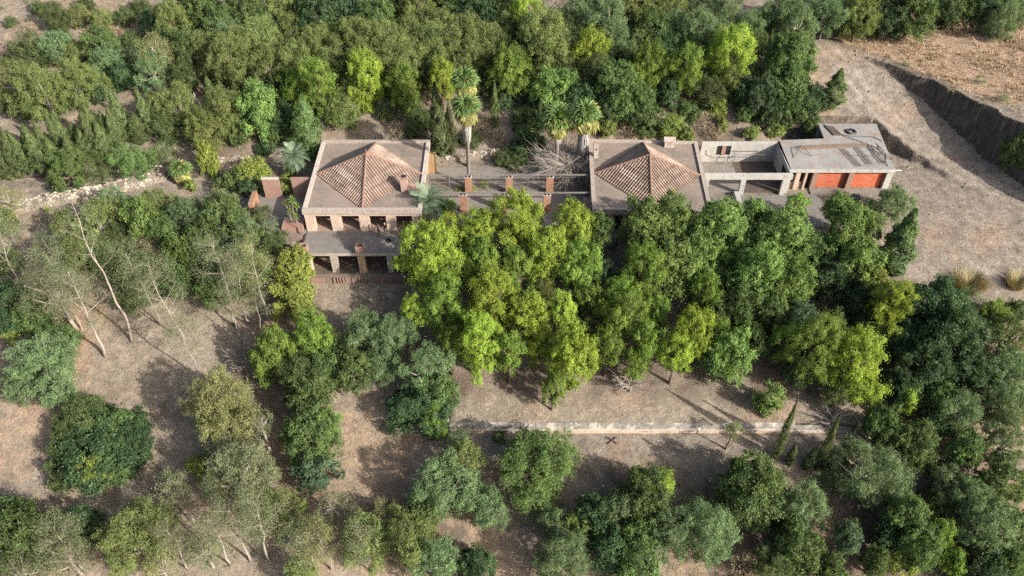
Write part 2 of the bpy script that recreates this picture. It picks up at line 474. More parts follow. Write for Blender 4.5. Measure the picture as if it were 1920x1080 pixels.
track = np.maximum(near_line(x + n2 * .5, y, [(70, 74), (61, 80.2), (55.5, 85), (51, 91), (46, 98), (42, 108)], .85, .32), near_line(x, y + n2 * .4, [(-75, 77.5), (-58, 79.8), (-44, 81.6), (-33, 81.8)], .8, .35)) * (.55 + .5 * n1)
at2 = me.attributes.new('track', 'FLOAT', 'POINT')
at2.data.foreach_set('value', np.clip(track, 0, 1).astype(np.float32))
col = np.stack([np.clip(gravel, 0, 1), np.clip(dry, 0, 1), litter, np.ones_like(x)], 1).astype(np.float32)
at = me.color_attributes.new('zone', 'FLOAT_COLOR', 'POINT')
at.data.foreach_set('color', col.ravel())

def mat_ground():
    m, nt, b = _new('dry_hillside_soil')
    co = _n(nt, 'ShaderNodeTexCoord').outputs['Object']
    zn = _n(nt, 'ShaderNodeVertexColor'); zn.layer_name = 'zone'
    sp = _n(nt, 'ShaderNodeSeparateColor'); nt.links.new(zn.outputs[0], sp.inputs[0])
    big = _noise(nt, co, .22, 7, .65); mid = _noise(nt, co, .9, 7, .7); fine = _noise(nt, co, 3.2, 8, .78); grit = _noise(nt, co, 9, 4, .7)
    c = _mix(nt, _ramp(nt, big, .36, .64), (.212, .173, .129), (.258, .217, .165))
    c = _mix(nt, _ramp(nt, mid, .50, .70, (0, 0, 0, 1), (.7, .7, .7, 1)), c, (.298, .245, .185))
    def m3(src, k, lo, hi):
        s = _n(nt, 'ShaderNodeMath', operation='ADD'); s.inputs[1].default_value = 0
        q = _n(nt, 'ShaderNodeMath', operation='MULTIPLY_ADD'); q.inputs[1].default_value = k; q.inputs[2].default_value = -k * .5
        nt.links.new(src, q.inputs[0]); nt.links.new(q.outputs[0], s.inputs[0]); return s
    def masked(ch, src, k, lo, hi):
        q = _n(nt, 'ShaderNodeMath', operation='MULTIPLY_ADD'); q.inputs[1].default_value = k; q.inputs[2].default_value = -k * .5
        nt.links.new(src, q.inputs[0])
        s = _n(nt, 'ShaderNodeMath', operation='ADD'); nt.links.new(sp.outputs[ch], s.inputs[0]); nt.links.new(q.outputs[0], s.inputs[1])
        return _ramp(nt, s.outputs[0], lo, hi)
    c = _mix(nt, masked(2, fine, 1.1, .25, .75), c, (.138, .106, .080))
    c = _mix(nt, masked(1, mid, 1.2, .3, .8), c, (.315, .222, .148))
    c = _mix(nt, masked(0, fine, .6, .3, .7), c, _mix(nt, _ramp(nt, mid, .35, .65), (.188, .158, .126), (.248, .210, .168)))
    c = _mix(nt, _ramp(nt, _noise(nt, co, .13, 5, .6), .54, .70, (0, 0, 0, 1), (.55, .55, .55, 1)), c, (.30, .195, .130))
    ta = _n(nt, 'ShaderNodeAttribute'); ta.attribute_name = 'track'
    c = _mix(nt, ta.outputs['Fac'], c, (.33, .285, .23))
    # bare rock where the ground is cut steep, darkened to paint in its shade
    nrm = _n(nt, 'ShaderNodeNewGeometry').outputs['True Normal']
    s3 = _n(nt, 'ShaderNodeSeparateXYZ'); nt.links.new(nrm, s3.inputs[0])
    rocky = _n(nt, 'ShaderNodeMath', operation='MULTIPLY_ADD'); rocky.inputs[1].default_value = .3; nt.links.new(mid, rocky.inputs[0]); nt.links.new(s3.outputs[2], rocky.inputs[2])
    rk = _ramp(nt, rocky.outputs[0], .78, .95, (1, 1, 1, 1), (0, 0, 0, 1))
    vr = _noise(nt, _map(nt, co, (2.6, 2.6, .35)), 1.0, 8, .8)
    c = _mix(nt, rk, c, _mix(nt, masked(1, mid, .4, .5, .8), _mix(nt, _ramp(nt, vr, .38, .62), (.045, .040, .034), (.135, .112, .090)), _mix(nt, _ramp(nt, vr, .38, .62), (.145, .115, .085), (.285, .225, .165))))
    c = _mix(nt, .75, c, _ramp(nt, fine, .3, .72, (.45, .45, .45, 1), (1.35, 1.35, 1.35, 1)), 'MULTIPLY')
    c = _mix(nt, .6, c, _ramp(nt, mid, .32, .68, (.55, .55, .55, 1), (1.3, 1.3, 1.3, 1)), 'MULTIPLY')
    c = _mix(nt, .35, c, _ramp(nt, grit, .3, .7, (.6, .6, .6, 1), (1.3, 1.3, 1.3, 1)), 'MULTIPLY')
    # pale pebbles
    vo = _n(nt, 'ShaderNodeTexVoronoi'); vo.inputs['Scale'].default_value = 1.6; nt.links.new(co, vo.inputs['Vector'])
    c = _mix(nt, _ramp(nt, vo.outputs['Distance'], .045, .075, (1, 1, 1, 1), (0, 0, 0, 1)), c, (.36, .32, .27))
    nt.links.new(c, b.inputs['Base Color']); b.inputs['Roughness'].default_value = .95; b.inputs['Specular IOR Level'].default_value = .1
    ad = _n(nt, 'ShaderNodeMath', operation='MULTIPLY_ADD'); ad.inputs[1].default_value = .5; nt.links.new(grit, ad.inputs[0]); nt.links.new(fine, ad.inputs[2])
    _bump(nt, b, ad.outputs[0], .8, .28)
    return m
M['ground'] = mat_ground()
me.materials.append(M['ground'])
tag(link('ground', me), kind='structure')

# paved court between the two houses
def sheet(name, mat, x0, x1, y0, y1, z, step=.5, th=.12):
    return tag(boxo(name, mat, None, x0, x1, y0, y1, z - th, z), kind='structure')
sheet('patio', M['patio'], -10.2, 9.0, 74.2, 86.2, .10, th=.5)
sheet('forecourt_pavement', M['terrace'], 9.6, 37.5, 74.4, 80.4, .08, th=.4)
sheet('side_court_pavement', M['terrace'], -30.6, -23.9, 73.4, 80.0, .08, th=.4)

# ------------------------------------------------------------------ tiled pyramid roof (rows of barrel tiles)
def pyramid_roof(root, cx, cy, hx, hy, z0, h, seed):
    rng = random.Random(seed)
    apex = Vector((cx, cy, z0 + h))
    cor = [Vector((cx - hx, cy, z0)), Vector((cx, cy - hy, z0)), Vector((cx + hx, cy, z0)), Vector((cx, cy + hy, z0))]
    base = MB()
    base.add(cor + [apex], [(0, 1, 4), (1, 2, 4), (2, 3, 4), (3, 0, 4), (3, 2, 1, 0)])
    roof = base.build('tiled_roof', M['tile_bed'], root)
    roof['label'] = 'pyramid of barrel tiles set diagonally on the flat roof'
    for k in range(4):
        a, b = cor[k], cor[(k + 1) % 4]
        e = (b - a); ln = e.length; e.normalize()
        up = apex - a; up = up - e * up.dot(e)   # slope direction
        sl = up.length; up.normalize()
        nrm = e.cross(up).normalized()
        if nrm.z < 0: nrm = -nrm
        ta = (apex - a).dot(e)
        n = int(ln / .345)
        for i in range(n):
            t = (i + .5) * ln / n
            L_ = sl * (t / ta if t < ta else (ln - t) / (ln - ta)) - .05
            if L_ < .25: continue
            mb = MB(); q = 0.0
            while q < L_:
                l2 = min(.47, L_ - q + .05)
                r0, r1 = .108, .092
                off = rng.uniform(-.012, .012); lift = rng.uniform(0, .02)
                vs = []
                for s_, rr, hh in ((q, r0, .045), (q + l2, r1, .012)):
                    for j in range(6):
                        th = math.pi * j / 5
                        vs.append(a + e * (t + off + math.cos(th) * rr) + up * s_ + nrm * (math.sin(th) * rr + hh + lift))
                fs = [(j, j + 1, 7 + j, 6 + j) for j in range(5)] + [(5, 4, 3, 2, 1, 0)]
                mb.add(vs, fs); q += .42
            mb.build('tile_row', M['tile'], roof)
    for c in cor:
        mb = MB(); d = apex - c; n = max(4, int(d.length / .45)); up2 = Vector((0, 0, 1))
        for i in range(n):
            p0 = c + d * (i / n) + up2 * .09; p1 = c + d * ((i + 1.1) / n) + up2 * .06
            mb.tube([p0, p1], [.16, .135], 8)
        mb.build('ridge_tiles', M['tile_ridge'], roof)
    MB().tube([apex, apex + Vector((0, 0, .3)), apex + Vector((0, 0, .75))], [.12, .07, .02], 8).build('finial', M['tile_ridge'], roof)
    return roof

def parapet(root, W, D, z0, z1, t, mat_f, mat_s):
    mb = [('parapet', mat_f, (-.12, W + .12, -.12, t, z0, z1)), ('parapet', mat_s, (-.12, t, t + .002, D - t - .002, z0, z1 - .003)),
          ('parapet', mat_s, (W - t, W + .12, t + .002, D - t - .002, z0, z1 - .003)), ('parapet', mat_f, (-.12, W + .12, D - t, D + .12, z0, z1))]
    for n, m_, a in mb: boxo(n, m_, root, *a, jit=.012)

def chimney(root, x, y, z, w, d, h, style):
    c = boxo('chimney', M['plaster_pink'] if style == 0 else M['coping_pale'], root, x, x + w, y, y + d, z, z + h, jit=.01)
    if style == 0:
        boxo('chimney_cap', M['brick_old'], c, x - .06, x + w + .06, y - .06, y + d + .06, z + h + .002, z + h + .12)
        boxo('flue', M['dark'], c, x + .12, x + w - .12, y + .12, y + d - .12, z + h + .12, z + h + .135)
    elif style == 1:      # slim stack with a dark vent near the top
        boxo('vent', M['dark'], c, x + w * .3, x + w * .7, y - .015, y + .05, z + h - .45, z + h - .2)
        boxo('chimney_cap', M['coping'], c, x - .05, x + w + .05, y - .05, y + d + .05, z + h + .002, z + h + .07)
    else:                 # little house with a gabled lid
        boxo('vent', M['plaster_pink'], c, x + w * .3, x + w * .7, y - .02, y + .05, z + .15, z + h - .15)
        MB().add([(x - .15, y - .12, z + h), (x + w + .15, y - .12, z + h), (x + w + .15, y + d + .12, z + h), (x - .15, y + d + .12, z + h),
                  (x - .15, y + d * .5, z + h + .4), (x + w + .15, y + d * .5, z + h + .4)],
                 [(0, 1, 5, 4), (2, 3, 4, 5), (0, 4, 3), (1, 2, 5), (3, 2, 1, 0)]).build('chimney_cap', M['coping'], c)
    return c

# ------------------------------------------------------------------ left house with loggia and undercroft
HX, HY = -23.75, 73.7
W, D = 13.35, 13.9
house = tag(empty('hillside_house', (HX, HY, 0)), 'peach plastered pavilion house with open loggia above a pillared undercroft', 'house')
cols = [(0, 1.05), (2.95, 4.05), (6.2, 7.3), (9.3, 10.35), (12.3, 13.35)]
for a, b in cols:
    boxo('loggia_pier', M['plaster'], house, a, b, 0, .75, .02, 2.3, jit=.015)
boxo('lintel', M['plaster'], house, -.02, W + .02, -.02, .77, 2.302, 2.75, jit=.01)
boxo('roof_slab', M['roof_flat'], house, 0, W, .1, D, 2.752, 3.0)
boxo('cornice', M['coping'], house, -.14, W + .14, -.16, -.022, 2.62, 2.752, jit=.012)
parapet(house, W, D, 2.76, 3.22, .34, M['coping'], M['coping_pale'])
boxo('loggia_floor', M['floor_tile'], house, .02, W - .02, 0, 3.6, -.28, .02)
# back wall of the loggia with its openings
bw = [(0.3, 6.6), (7.5, 8.2), (10.1, W - .3)]
for a, b in bw: boxo('wall', M['plaster_pink'], house, a, b, 3.4, 3.65, .022, 2.75)
boxo('wall', M['plaster_pink'], house, 6.6, 7.5, 3.4, 3.65, 1.9, 2.75)
boxo('wall', M['plaster_pink'], house, 6.6, 7.5, 3.4, 3.65, .022, .9)
boxo('wall', M['plaster_pink'], house, 8.2, 10.1, 3.4, 3.65, 2.2, 2.75)
win = boxo('window', M['white'], house, 6.66, 7.44, 3.42, 3.48, .92, 1.88)
boxo('pane', M['steel_grey'], win, 6.74, 7.36, 3.405, 3.415, 1.0, 1.8)
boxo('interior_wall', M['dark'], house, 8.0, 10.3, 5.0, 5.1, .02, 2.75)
st = MB()
for i in range(9): st.box(8.3 + i * .19, 8.5 + i * .19, 3.9, 4.6, .02 + .2 * i, .22 + .2 * i)
st.build('inner_stair', M['concrete'], house)
boxo('wall', M['plaster'], house, 0, .3, .752, D, .02, 2.752)
boxo('wall', M['plaster_ochre'], house, W - .3, W, .752, D, .02, 2.752)
boxo('wall', M['plaster'], house, .3, W - .3, D - .3, D, .02, 2.752)
boxo('buttress', M['plaster_ochre'], house, W + .002, W + .9, 11.2, 11.8, -.1, 2.9)
boxo('buttress', M['plaster_ochre'], house, W + .002, W + .8, 1.4, 3.2, -.1, 2.3, jit=.03)
w2 = boxo('window', M['steel'], house, W - .01, W + .03, 6.0, 7.2, .9, 2.1)
boxo('pane', M['dark'], w2, W + .031, W + .036, 6.1, 7.1, 1.0, 2.0)
boxo('room_floor', M['floor_tile'], house, .3, W - .3, 3.652, D - .3, -.28, 0)
pyramid_roof(house, W / 2, D / 2, 6.3, 6.55, 3.01, 2.95, 3)
chimney(house, 10.85, 3.4, 3.0, .76, .76, 1.95, 0)
boxo('chimney_base', M['plaster_pink'], house, 11.62, 12.7, 3.3, 4.4, 3.0, 3.55)
# terrace over the undercroft
boxo('terrace_slab', M['terrace'], house, -.05, W + 1.2, -3.85, -.02, -.3, 0)
boxo('terrace_edge', M['coping'], house, -.05, W + 1.2, -3.97, -3.852, -.32, .012, jit=.01)
for a, b, mat_, top in ((.0, .85, 'plaster', -.302), (3.1, 3.85, 'coping', -.302), (6.2, 7.0, 'plaster_ochre', -.302), (9.5, 10.2, 'coping', -.302), (12.6, 13.3, 'plaster_ochre', -.302)):
    boxo('undercroft_pier', M[mat_], house, a, b, -3.83, -3.2, -2.98, top, jit=.015)
for a in (-.2, 6.15):
    p = MB()
    for bx_ in ((a, a + .9, -4.0, -3.86), (a, a + .9, -3.3, -3.16), (a, a + .14, -3.86, -3.3), (a + .76, a + .9, -3.86, -3.3)):
        p.box(*bx_, .014, 1.0, jit=.02)
    p = p.build('brick_stack', M['brick_old'], house)
    boxo('flue', M['dark'], p, a + .142, a + .758, -3.858, -3.302, .014, .55)
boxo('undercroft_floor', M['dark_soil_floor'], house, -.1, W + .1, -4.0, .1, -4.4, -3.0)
boxo('undercroft_wall', M['plaster_pink'], house, -.1, W + .1, .102, .5, -4.4, -.302)
boxo('undercroft_wall', M['plaster_pink'], house, -.4, -.102, -3.1, .5, -4.4, -.302)
boxo('undercroft_wall', M['plaster_pink'], house, W + .102, W + .4, -3.9, .5, -4.4, -.302)
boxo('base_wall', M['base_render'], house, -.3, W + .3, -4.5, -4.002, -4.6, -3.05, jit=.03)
for i, (a, b) in enumerate([(.2, 2.2), (4.4, 5.6), (8.6, 9.1), (11.2, 12.2)]):
    boxo('base_patch', M['brick_old'], house, a, b, -4.54, -4.502, -4.5, -3.2, jit=.03)
rng = random.Random(5)
xq = 3.2
while xq < 12.4:
    h_ = rng.uniform(.55, .95)
    b_ = boxo('baluster', M['brick_old'], house, xq, xq + .13, -4.64, -4.543, -3.15 - h_, -3.1, jit=.02)
    xq += rng.choice([.3, .34, .42, .75])
bk = MB()
rng = random.Random(8)
for i in range(160):
    bx_, by_ = rng.uniform(.6, 12.8), rng.uniform(-3.0, -.4); s_ = rng.uniform(.04, .16)
    bk.box(bx_, bx_ + s_ * 1.6, by_, by_ + s_, -3.0, -3.0 + s_ * .8, jit=.03, rng=rng)
tag(bk.build('rubble', M['brick_old'], house), kind='stuff')

# ------------------------------------------------------------------ right house
W2, D2 = 13.4, 13.9
rhouse = tag(empty('garden_house', (9.25, 73.9, 0), R(-2.0)), 'pale house with pyramid tile roof half hidden by leafy trees', 'house')
boxo('roof_slab', M['roof_flat'], rhouse, 0, W2, .1, D2, 2.752, 3.0)
parapet(rhouse, W2, D2, 2.76, 3.2, .34, M['coping'], M['coping'])
boxo('cornice', M['coping'], rhouse, -.14, W2 + .14, -.16, -.122, 2.55, 2.752, jit=.012)
for a, b in ((0, 2.4), (3.5, 5.6), (7.4, 9.6), (11.2, W2)):
    boxo('wall', M['plaster_pink'], rhouse, a, b, 0, .3, .02, 2.752)
for a, b in ((2.4, 3.5), (5.6, 7.4), (9.6, 11.2)):
    boxo('lintel', M['plaster_pink'], rhouse, a, b, 0, .3, 2.25, 2.752)
    d_ = boxo('doorway', M['steel'], rhouse, a, b, .18, .22, .02, 2.25)
    boxo('door_panel', M['dark'], d_, a + .1, b - .1, .17, .178, .1, 2.15)
boxo('wall', M['plaster'], rhouse, 0, .3, .302, D2, -.1, 2.752)
boxo('wall', M['plaster'], rhouse, W2 - .3, W2, .302, D2, -.1, 2.752)
boxo('wall', M['plaster'], rhouse, .3, W2 - .3, D2 - .3, D2, -.1, 2.752)
boxo('room_floor', M['floor_tile'], rhouse, .3, W2 - .3, .3, D2 - .3, -.28, 0)
pyramid_roof(rhouse, W2 / 2, D2 / 2, 6.25, 6.55, 3.01, 2.8, 9)
chimney(rhouse, .42, 10.2, 3.0, .5, .5, 1.6, 1)
chimney(rhouse, 9.3, 12.75, 3.0, 1.15, .9, .9, 2)
# ------------------------------------------------------------------ roofless service court
court = tag(empty('roofless_courtyard', (23.0, 80.6, 0)), 'roofless concrete walled court joining the house to the garage', 'courtyard')
CW, CD = 10.4, 6.8
bwl = M['concrete']
boxo('wall', bwl, court, .9, 2.9, CD, CD + .28, -.1, 3.0)
boxo('wall', bwl, court, 3.55, 4.05, CD, CD + .28, 1.1, 2.5)
boxo('wall', bwl, court, 4.7, CW, CD, CD + .28, -.1, 3.0)
boxo('wall', bwl, court, 2.9, 4.7, CD, CD + .28, -.1, 1.1)
boxo('wall', bwl, court, 2.9, 4.7, CD, CD + .28, 2.5, 3.0)
boxo('window_surround', M['brick_old'], court, 3.56, 4.04, CD - .03, CD - .002, 1.1, 2.5)
for a in (2.9, 4.05):
    w_ = boxo('window', M['steel'], court, a, a + .65, CD + .1, CD + .14, 1.1, 2.5)
    boxo('pane', M['dark'], w_, a + .05, a + .6, CD + .09, CD + .098, 1.15, 2.45)
boxo('wall', bwl, court, CW, CW + .28, .4, CD + .28, -.1, 3.0)
boxo('doorway', M['dark'], court, CW - .02, CW - .002, 1.2, 3.2, .05, 2.3)
boxo('front_beam', bwl, court, .1, CW + .28, -.1, .39, 2.35, 3.0, jit=.01)
for a in (.15, 4.6, 9.6):
    boxo('pier', bwl, court, a, a + .6, -.08, .37, -.1, 2.348)
MB().prism([(4.0, -2.2), (4.6, -2.2), (4.6, -.085), (4.0, -.085)], .08, .6).build('low_kerb', bwl, court)
boxo('court_floor', M['dark_soil_floor'], court, 5.2, CW - .02, .42, CD - .01, -.2, .10)
boxo('court_floor', M['patio'], court, .6, 5.198, .42, CD - .01, -.2, .09)
fr = MB()
for a in (5.0, 8.6):
    fr.tube([(a, 5.6, .1), (a, 5.6, 2.0)], .035, 5); fr.tube([(a, 6.5, .1), (a, 6.5, 2.0)], .03, 5); fr.tube([(a, 5.6, 2.0), (a, 6.5, 2.0)], .03, 5)
fr.tube([(5.0, 5.6, 2.0), (8.6, 5.6, 2.0)], .035, 5); fr.tube([(5.0, 6.5, 1.95), (8.6, 6.5, 1.95)], .03, 5)
fr.tube([(5.0, 5.6, 1.9), (3.4, 6.3, .1)], .03, 5); fr.tube([(5.0, 6.5, .4), (8.6, 6.5, 1.8)], .015, 4)
o = fr.build('drying_rack', M['steel'], None); o.location = court.location
tag(o, 'rusty tubular steel rack standing inside the roofless court', 'rack')
cb = MB().tube([(1.6, 6.74, 1.9), (1.7, 6.74, 1.2), (2.6, 6.74, .8), (4.6, 6.74, .7), (5.2, 6.74, 1.0)], .03, 5)
cb.build('conduit', M['steel'], court)

# ------------------------------------------------------------------ garage
GXo, GYo = 33.55, 81.7
gar = tag(empty('garage', (GXo, GYo, 0)), 'flat roofed concrete garage with two red brick infilled bays', 'garage')
GW = 12.7
MB().prism([(0, 0), (GW, 0), (GW + .9, 10.0), (6.1, 10.0), (5.9, 6.6), (-.2, 6.2)], 2.7, 3.0).build('roof_slab', M['concrete_roof'], gar)
boxo('roof_edge', M['concrete'], gar, -.02, GW + .02, -.16, -.002, 2.62, 3.03, jit=.01)
boxo('wall', M['concrete'], gar, GW - .75, GW, .02, .6, -.2, 2.698)
MB().prism([(GW - .35, .602), (GW, .602), (GW + .88, 9.98), (GW + .5, 9.98)], -.2, 2.698).build('wall', M['concrete'], gar)
boxo('wall', M['concrete'], gar, 6.2, GW + .4, 9.6, 9.97, -.2, 2.698)
boxo('wall', M['concrete'], gar, .0, .28, .62, 6.1, -.2, 2.698)
boxo('wall', M['concrete'], gar, .0, 6.1, 6.1, 6.4, -.2, 2.698)
for a, b, k in ((0.02, .4, 'plaster'), (1.0, 1.5, 'plaster'), (2.12, 2.35, 'plaster'), (3.05, 3.67, 'brick_old'), (7.4, 8.0, 'brick_old')):
    boxo('pier', M[k], gar, a, b, .02, .6, -.2, 2.698, jit=.01)
for a, b in ((.4, 1.0), (1.5, 2.12)):
    boxo('wall', M['plaster'], gar, a, b, .3, .55, -.2, .9)
    w_ = boxo('window', M['steel'], gar, a, b, .45, .5, .9, 2.69)
    boxo('pane', M['dark'], w_, a + .05, b - .05, .43, .448, .95, 2.65)
d_ = boxo('doorway', M['steel'], gar, 2.35, 3.05, .5, .55, -.2, 2.69)
boxo('door_panel', M['dark'], d_, 2.42, 2.98, .48, .498, -.1, 2.6)
boxo('brick_infill', M['brick_red'], gar, 3.67, 7.4, .52, .8, -.2, 2.698)
boxo('brick_infill', M['brick_red'], gar, 8.0, GW - .75, .52, .8, -.2, 2.698)
boxo('bay_lintel', M['brick_old'], gar, 3.672, 7.398, .3, .518, 2.56, 2.697)
boxo('bay_lintel', M['brick_old'], gar, 8.002, GW - .752, .3, .518, 2.56, 2.697)
boxo('apron', M['patio'], gar, 3.0, GW + .3, -1.0, .018, -.2, .1)
boxo('spout', M['white'], gar, GW + .02, GW + .75, -.1, 0, 2.85, 2.95)
z3 = 3.005
def roof_thing(mb, name, mat, label, cat, dz=0, group=None):
    o = mb.build(name, mat); o.location = (GXo, GYo, dz)
    return tag(o, label, cat, group)
mb = MB()
for k in range(3):
    a = [(9.6 + .55 * math.cos(t) + .05 * k, 8.0 + .5 * math.sin(t) + .03 * k, z3 + .05 + .06 * k) for t in np.linspace(0, 2 * math.pi * .97, 22)]
    mb.tube(a, .045, 5)
a = [(9.9 + .5 * math.cos(t), 7.95 + .42 * math.sin(t), z3 + .05) for t in np.linspace(0, 6.0, 22)]
mb.tube(a, .045, 5)
roof_thing(mb, 'hose_coil', M['hose'], 'coil of black hose lying on the garage roof', 'hose')
mb = MB().tube([(6.7, 9.8, z3 + .04), (7.0, 8.9, z3 + .04), (8.0, 7.6, z3 + .04), (9.2, 7.1, z3 + .04), (10.6, 7.05, z3 + .04), (12.2, 6.9, z3 + .04), (13.0, 6.0, z3 + .04)], .035, 5)
roof_thing(mb, 'hose', M['hose'], 'black hose running from the timber pile to the roof edge', 'hose')
mb = MB().tube([(7.2, 8.2, z3 + .04), (8.6, 7.0, z3 + .04), (10.2, 5.9, z3 + .04), (11.8, 4.6, z3 + .05), (12.5, 2.8, z3 + .04), (11.8, 1.0, z3 + .04)], .035, 5)
roof_thing(mb, 'hose', M['hose'], 'black hose crossing the garage roof to the front corner', 'hose')
mb = MB()
for k in range(6): mb.tube([(6.75 + .17 * k, 9.4 - .05 * k, z3 + .1 + .02 * (k % 3)), (7.35 + .19 * k, 7.2 + .1 * (k % 2), z3 + .1)], .075, 6)
roof_thing(mb, 'timber_pile', M['timber'], 'pile of weathered planks on the back corner of the garage roof', 'timber')
for k in range(5):
    mb = MB().tube([(2.0 + .4 * (k % 2), 4.1 + .16 * k, z3 + .05 + .03 * k), (10.8 + .2 * (k % 3), 4.75 + .16 * k, z3 + .05 + .03 * k)], .05 + .01 * (k % 2), 5)
    w_ = ['nearest the front bays', 'second from the front', 'in the middle of the bundle', 'second from the back', 'nearest the back'][k]
    roof_thing(mb, 'scaffold_pole', M['timber'], 'long rusty pole lying across the garage roof, ' + w_, 'pole', group='poles lying across the garage roof')
mb = MB()
for p, q in (((7.3, 4.2), (8.2, .5)), ((7.75, 4.2), (8.7, .55)), ((9.2, 4.5), (9.7, .9)), ((9.55, 4.5), (10.2, .9)), ((10.9, 4.7), (11.3, 1.2)), ((11.2, 4.7), (11.8, 1.1))):
    mb.tube([(*p, z3 + .12), (*q, z3 + .12)], .05, 5)
mb.tube([(8.6, .62, z3 + .12), (11.9, 1.05, z3 + .12)], .05, 5); mb.tube([(7.9, 2.8, z3 + .13), (11.6, 2.6, z3 + .13)], .025, 5)
roof_thing(mb, 'steel_rack', M['steel'], 'rusty steel ladder-like rack lying flat on the garage roof', 'rack')
mb = MB()
for q in ((1.0, 2.4), (3.3, 2.7), (2.0, 4.6)): mb.tube([(2.3, 3.9, z3 + .75), (*q, z3 + .02)], .045, 5)
roof_thing(mb, 'trestle', M['timber'], 'small wooden tripod trestle on the left of the garage roof', 'trestle')
mb = MB()
for q in ((11.9, 3.0), (12.4, 3.6), (12.9, 1.9), (12.0, .6)): mb.tube([(11.6, 4.6, z3 + .7), (*q, z3 + .03)], .045, 5)
roof_thing(mb, 'trestle', M['steel'], 'splayed steel legs leaning at the right end of the poles', 'trestle')

# timber steps in the bank above the garage, concrete steps beside it
def steps(name, mat, x, y, z, n, w, run, rise, rz, label):
    r = tag(empty(name, (x, y, z), rz), label, 'stairs')
    for i in range(n):
        boxo('step', mat, r, -w / 2, w / 2, i * run, i * run + .26, i * rise - .4, i * rise + .06, jit=.02)
    return r
steps('timber_steps', M['timber'], 37.2, 92.6, 2.2, 9, 1.3, .42, .3, R(3), 'dark timber steps climbing the planted bank behind the garage')
steps('concrete_steps', M['dark_soil_floor'], 35.6, 88.3, .3, 5, 2.0, .36, .28, R(20), 'short dark steps between the court wall and garage roof')
b_ = tag(empty('wheeled_bin', (41.1, 78.6, gz(41.1, 78.6) + .05), R(-8)), 'dark grey bin standing in front of the red brick bays', 'bin')
MB().add([(-.36, -.36, 0), (.36, -.36, 0), (.36, .36, 0), (-.36, .36, 0), (-.46, -.44, 1.25), (.46, -.44, 1.25), (.46, .44, 1.25), (-.46, .44, 1.25)],
         [(3, 2, 1, 0), (4, 5, 6, 7), (0, 1, 5, 4), (1, 2, 6, 5), (2, 3, 7, 6), (3, 0, 4, 7)]).build('bin_body', M['bin'], b_)
MB().box(-.5, .5, -.48, .48, 1.252, 1.34).build('lid', M['bin'], b_)
for s_ in (-.3, .3): MB().tube([(s_ - .05, .4, .12), (s_ + .05, .4, .12)], .12, 10).build('wheel', M['black'], b_)

# ------------------------------------------------------------------ pergola posts, fence
PY0, PY1 = 77.1, 80.6
names = {0: 'left', 1: 'middle', 2: 'right'}
pg = tag(empty('pergola', (0, 0, .1)), 'pergola frame of brick piers and thin beams between the two houses', 'pergola')
for u in (875, 953, 1031):
    X = (u - 960) / FPX * 98.0
    for yy, dx in ((PY0, -.35), (PY1, 0.1)):
        p = boxo('pier', M['brick'], pg, X + dx - .42, X + dx + .42, yy, yy + .55, -.25, 2.45, jit=.02)
        boxo('pier_cap', M['coping_pale'], p, X + dx - .46, X + dx + .46, yy - .04, yy + .59, 2.452, 2.52)
        for k in (-.2, .2): boxo('beam_stub', M['dark'], p, X + dx + k - .08, X + dx + k + .08, yy - .03, yy + .58, 2.521, 2.62)
for yy in (PY0 + .25, PY1 + .25):
    MB().box(-10.2, 9.2, yy - .06, yy + .06, 2.63, 2.78).build('beam', M['steel_grey'], pg)
for k, X in enumerate((-10.1, 9.1)):
    for yy in (PY0 + .25, PY1 + .25): MB().box(X - .08, X + .08, yy - .08, yy + .08, -.2, 2.63).build('post', M['steel_grey'], pg)
fence = tag(empty('bar_fence', (0, PY1 + .75, .1)), 'thin barred steel fence behind the pergola piers', 'fence')
xs_ = np.arange(-9.9, 9.0, .165)
for k, X in enumerate(xs_): MB().tube([(X, 0, 0), (X, 0, 1.95)], .011, 4, False).build('bar', M['steel'], fence)
for z_ in (.08, 1.15, 2.0): MB().box(-10, 9.1, -.025, .025, z_, z_ + .06).build('rail', M['steel_grey'], fence)
for X in (-10, -7.6, -2.95, 1.95, 6.9, 9.1): MB().box(X - .04, X + .04, -.06, .02, -.2, 2.1).build('post', M['steel_grey'], fence)
boxo('side_wall', M['brick_old'], rhouse, -1.0, -.2, -.4, 3.4, -3.5, 2.2)

# ------------------------------------------------------------------ brick walls west of the left house
def wall_thing(name, mat, x0, x1, y0, y1, z0, z1, label, cap=None):
    r = tag(empty(name, ((x0 + x1) / 2, (y0 + y1) / 2, z0)), label, 'wall', kind='thing')
    a, b = (x1 - x0) / 2, (y1 - y0) / 2
    boxo('wall_body', mat, r, -a, a, -b, b, 0, z1 - z0, jit=.03)
    if cap: boxo('coping', cap, r, -a - .04, a + .04, -b - .04, b + .04, z1 - z0 + .002, z1 - z0 + .07, jit=.02)
    return r
wall_thing('gate_wall', M['brick_old'], -29.9, -27.9, 79.9, 80.25, -.2, 2.85, 'pink brick wall panel between yellow shrub and courtyard opening', M['coping_pale'])
wall_thing('gate_wall', M['brick_old'], -26.4, -23.9, 79.9, 80.25, -.2, 2.85, 'pink brick wall panel half shaded by the left house', M['brick_old'])
wall_thing('courtyard_wall', M['brick'], -31.1, -30.6, 76.9, 79.4, -.4, 1.5, 'short pink brick wall end beside the dark shaded court')
wall_thing('courtyard_wall', M['brick'], -31.4, -30.6, 73.0, 76.3, -2.0, .9, 'crumbling orange brick wall beside the bushy slope')
wall_thing('planter', M['brick_old'], -26.6, -24.2, 73.4, 75.2, -3.0, .8, 'low pink brick planter against the corner of the left house')
tag(boxo('retaining_plinth', M['base_render'], None, -30.4, -24.25, 72.6, 73.39, -4.4, .06), 'stained plinth wall under the little west court', 'wall', kind='thing')

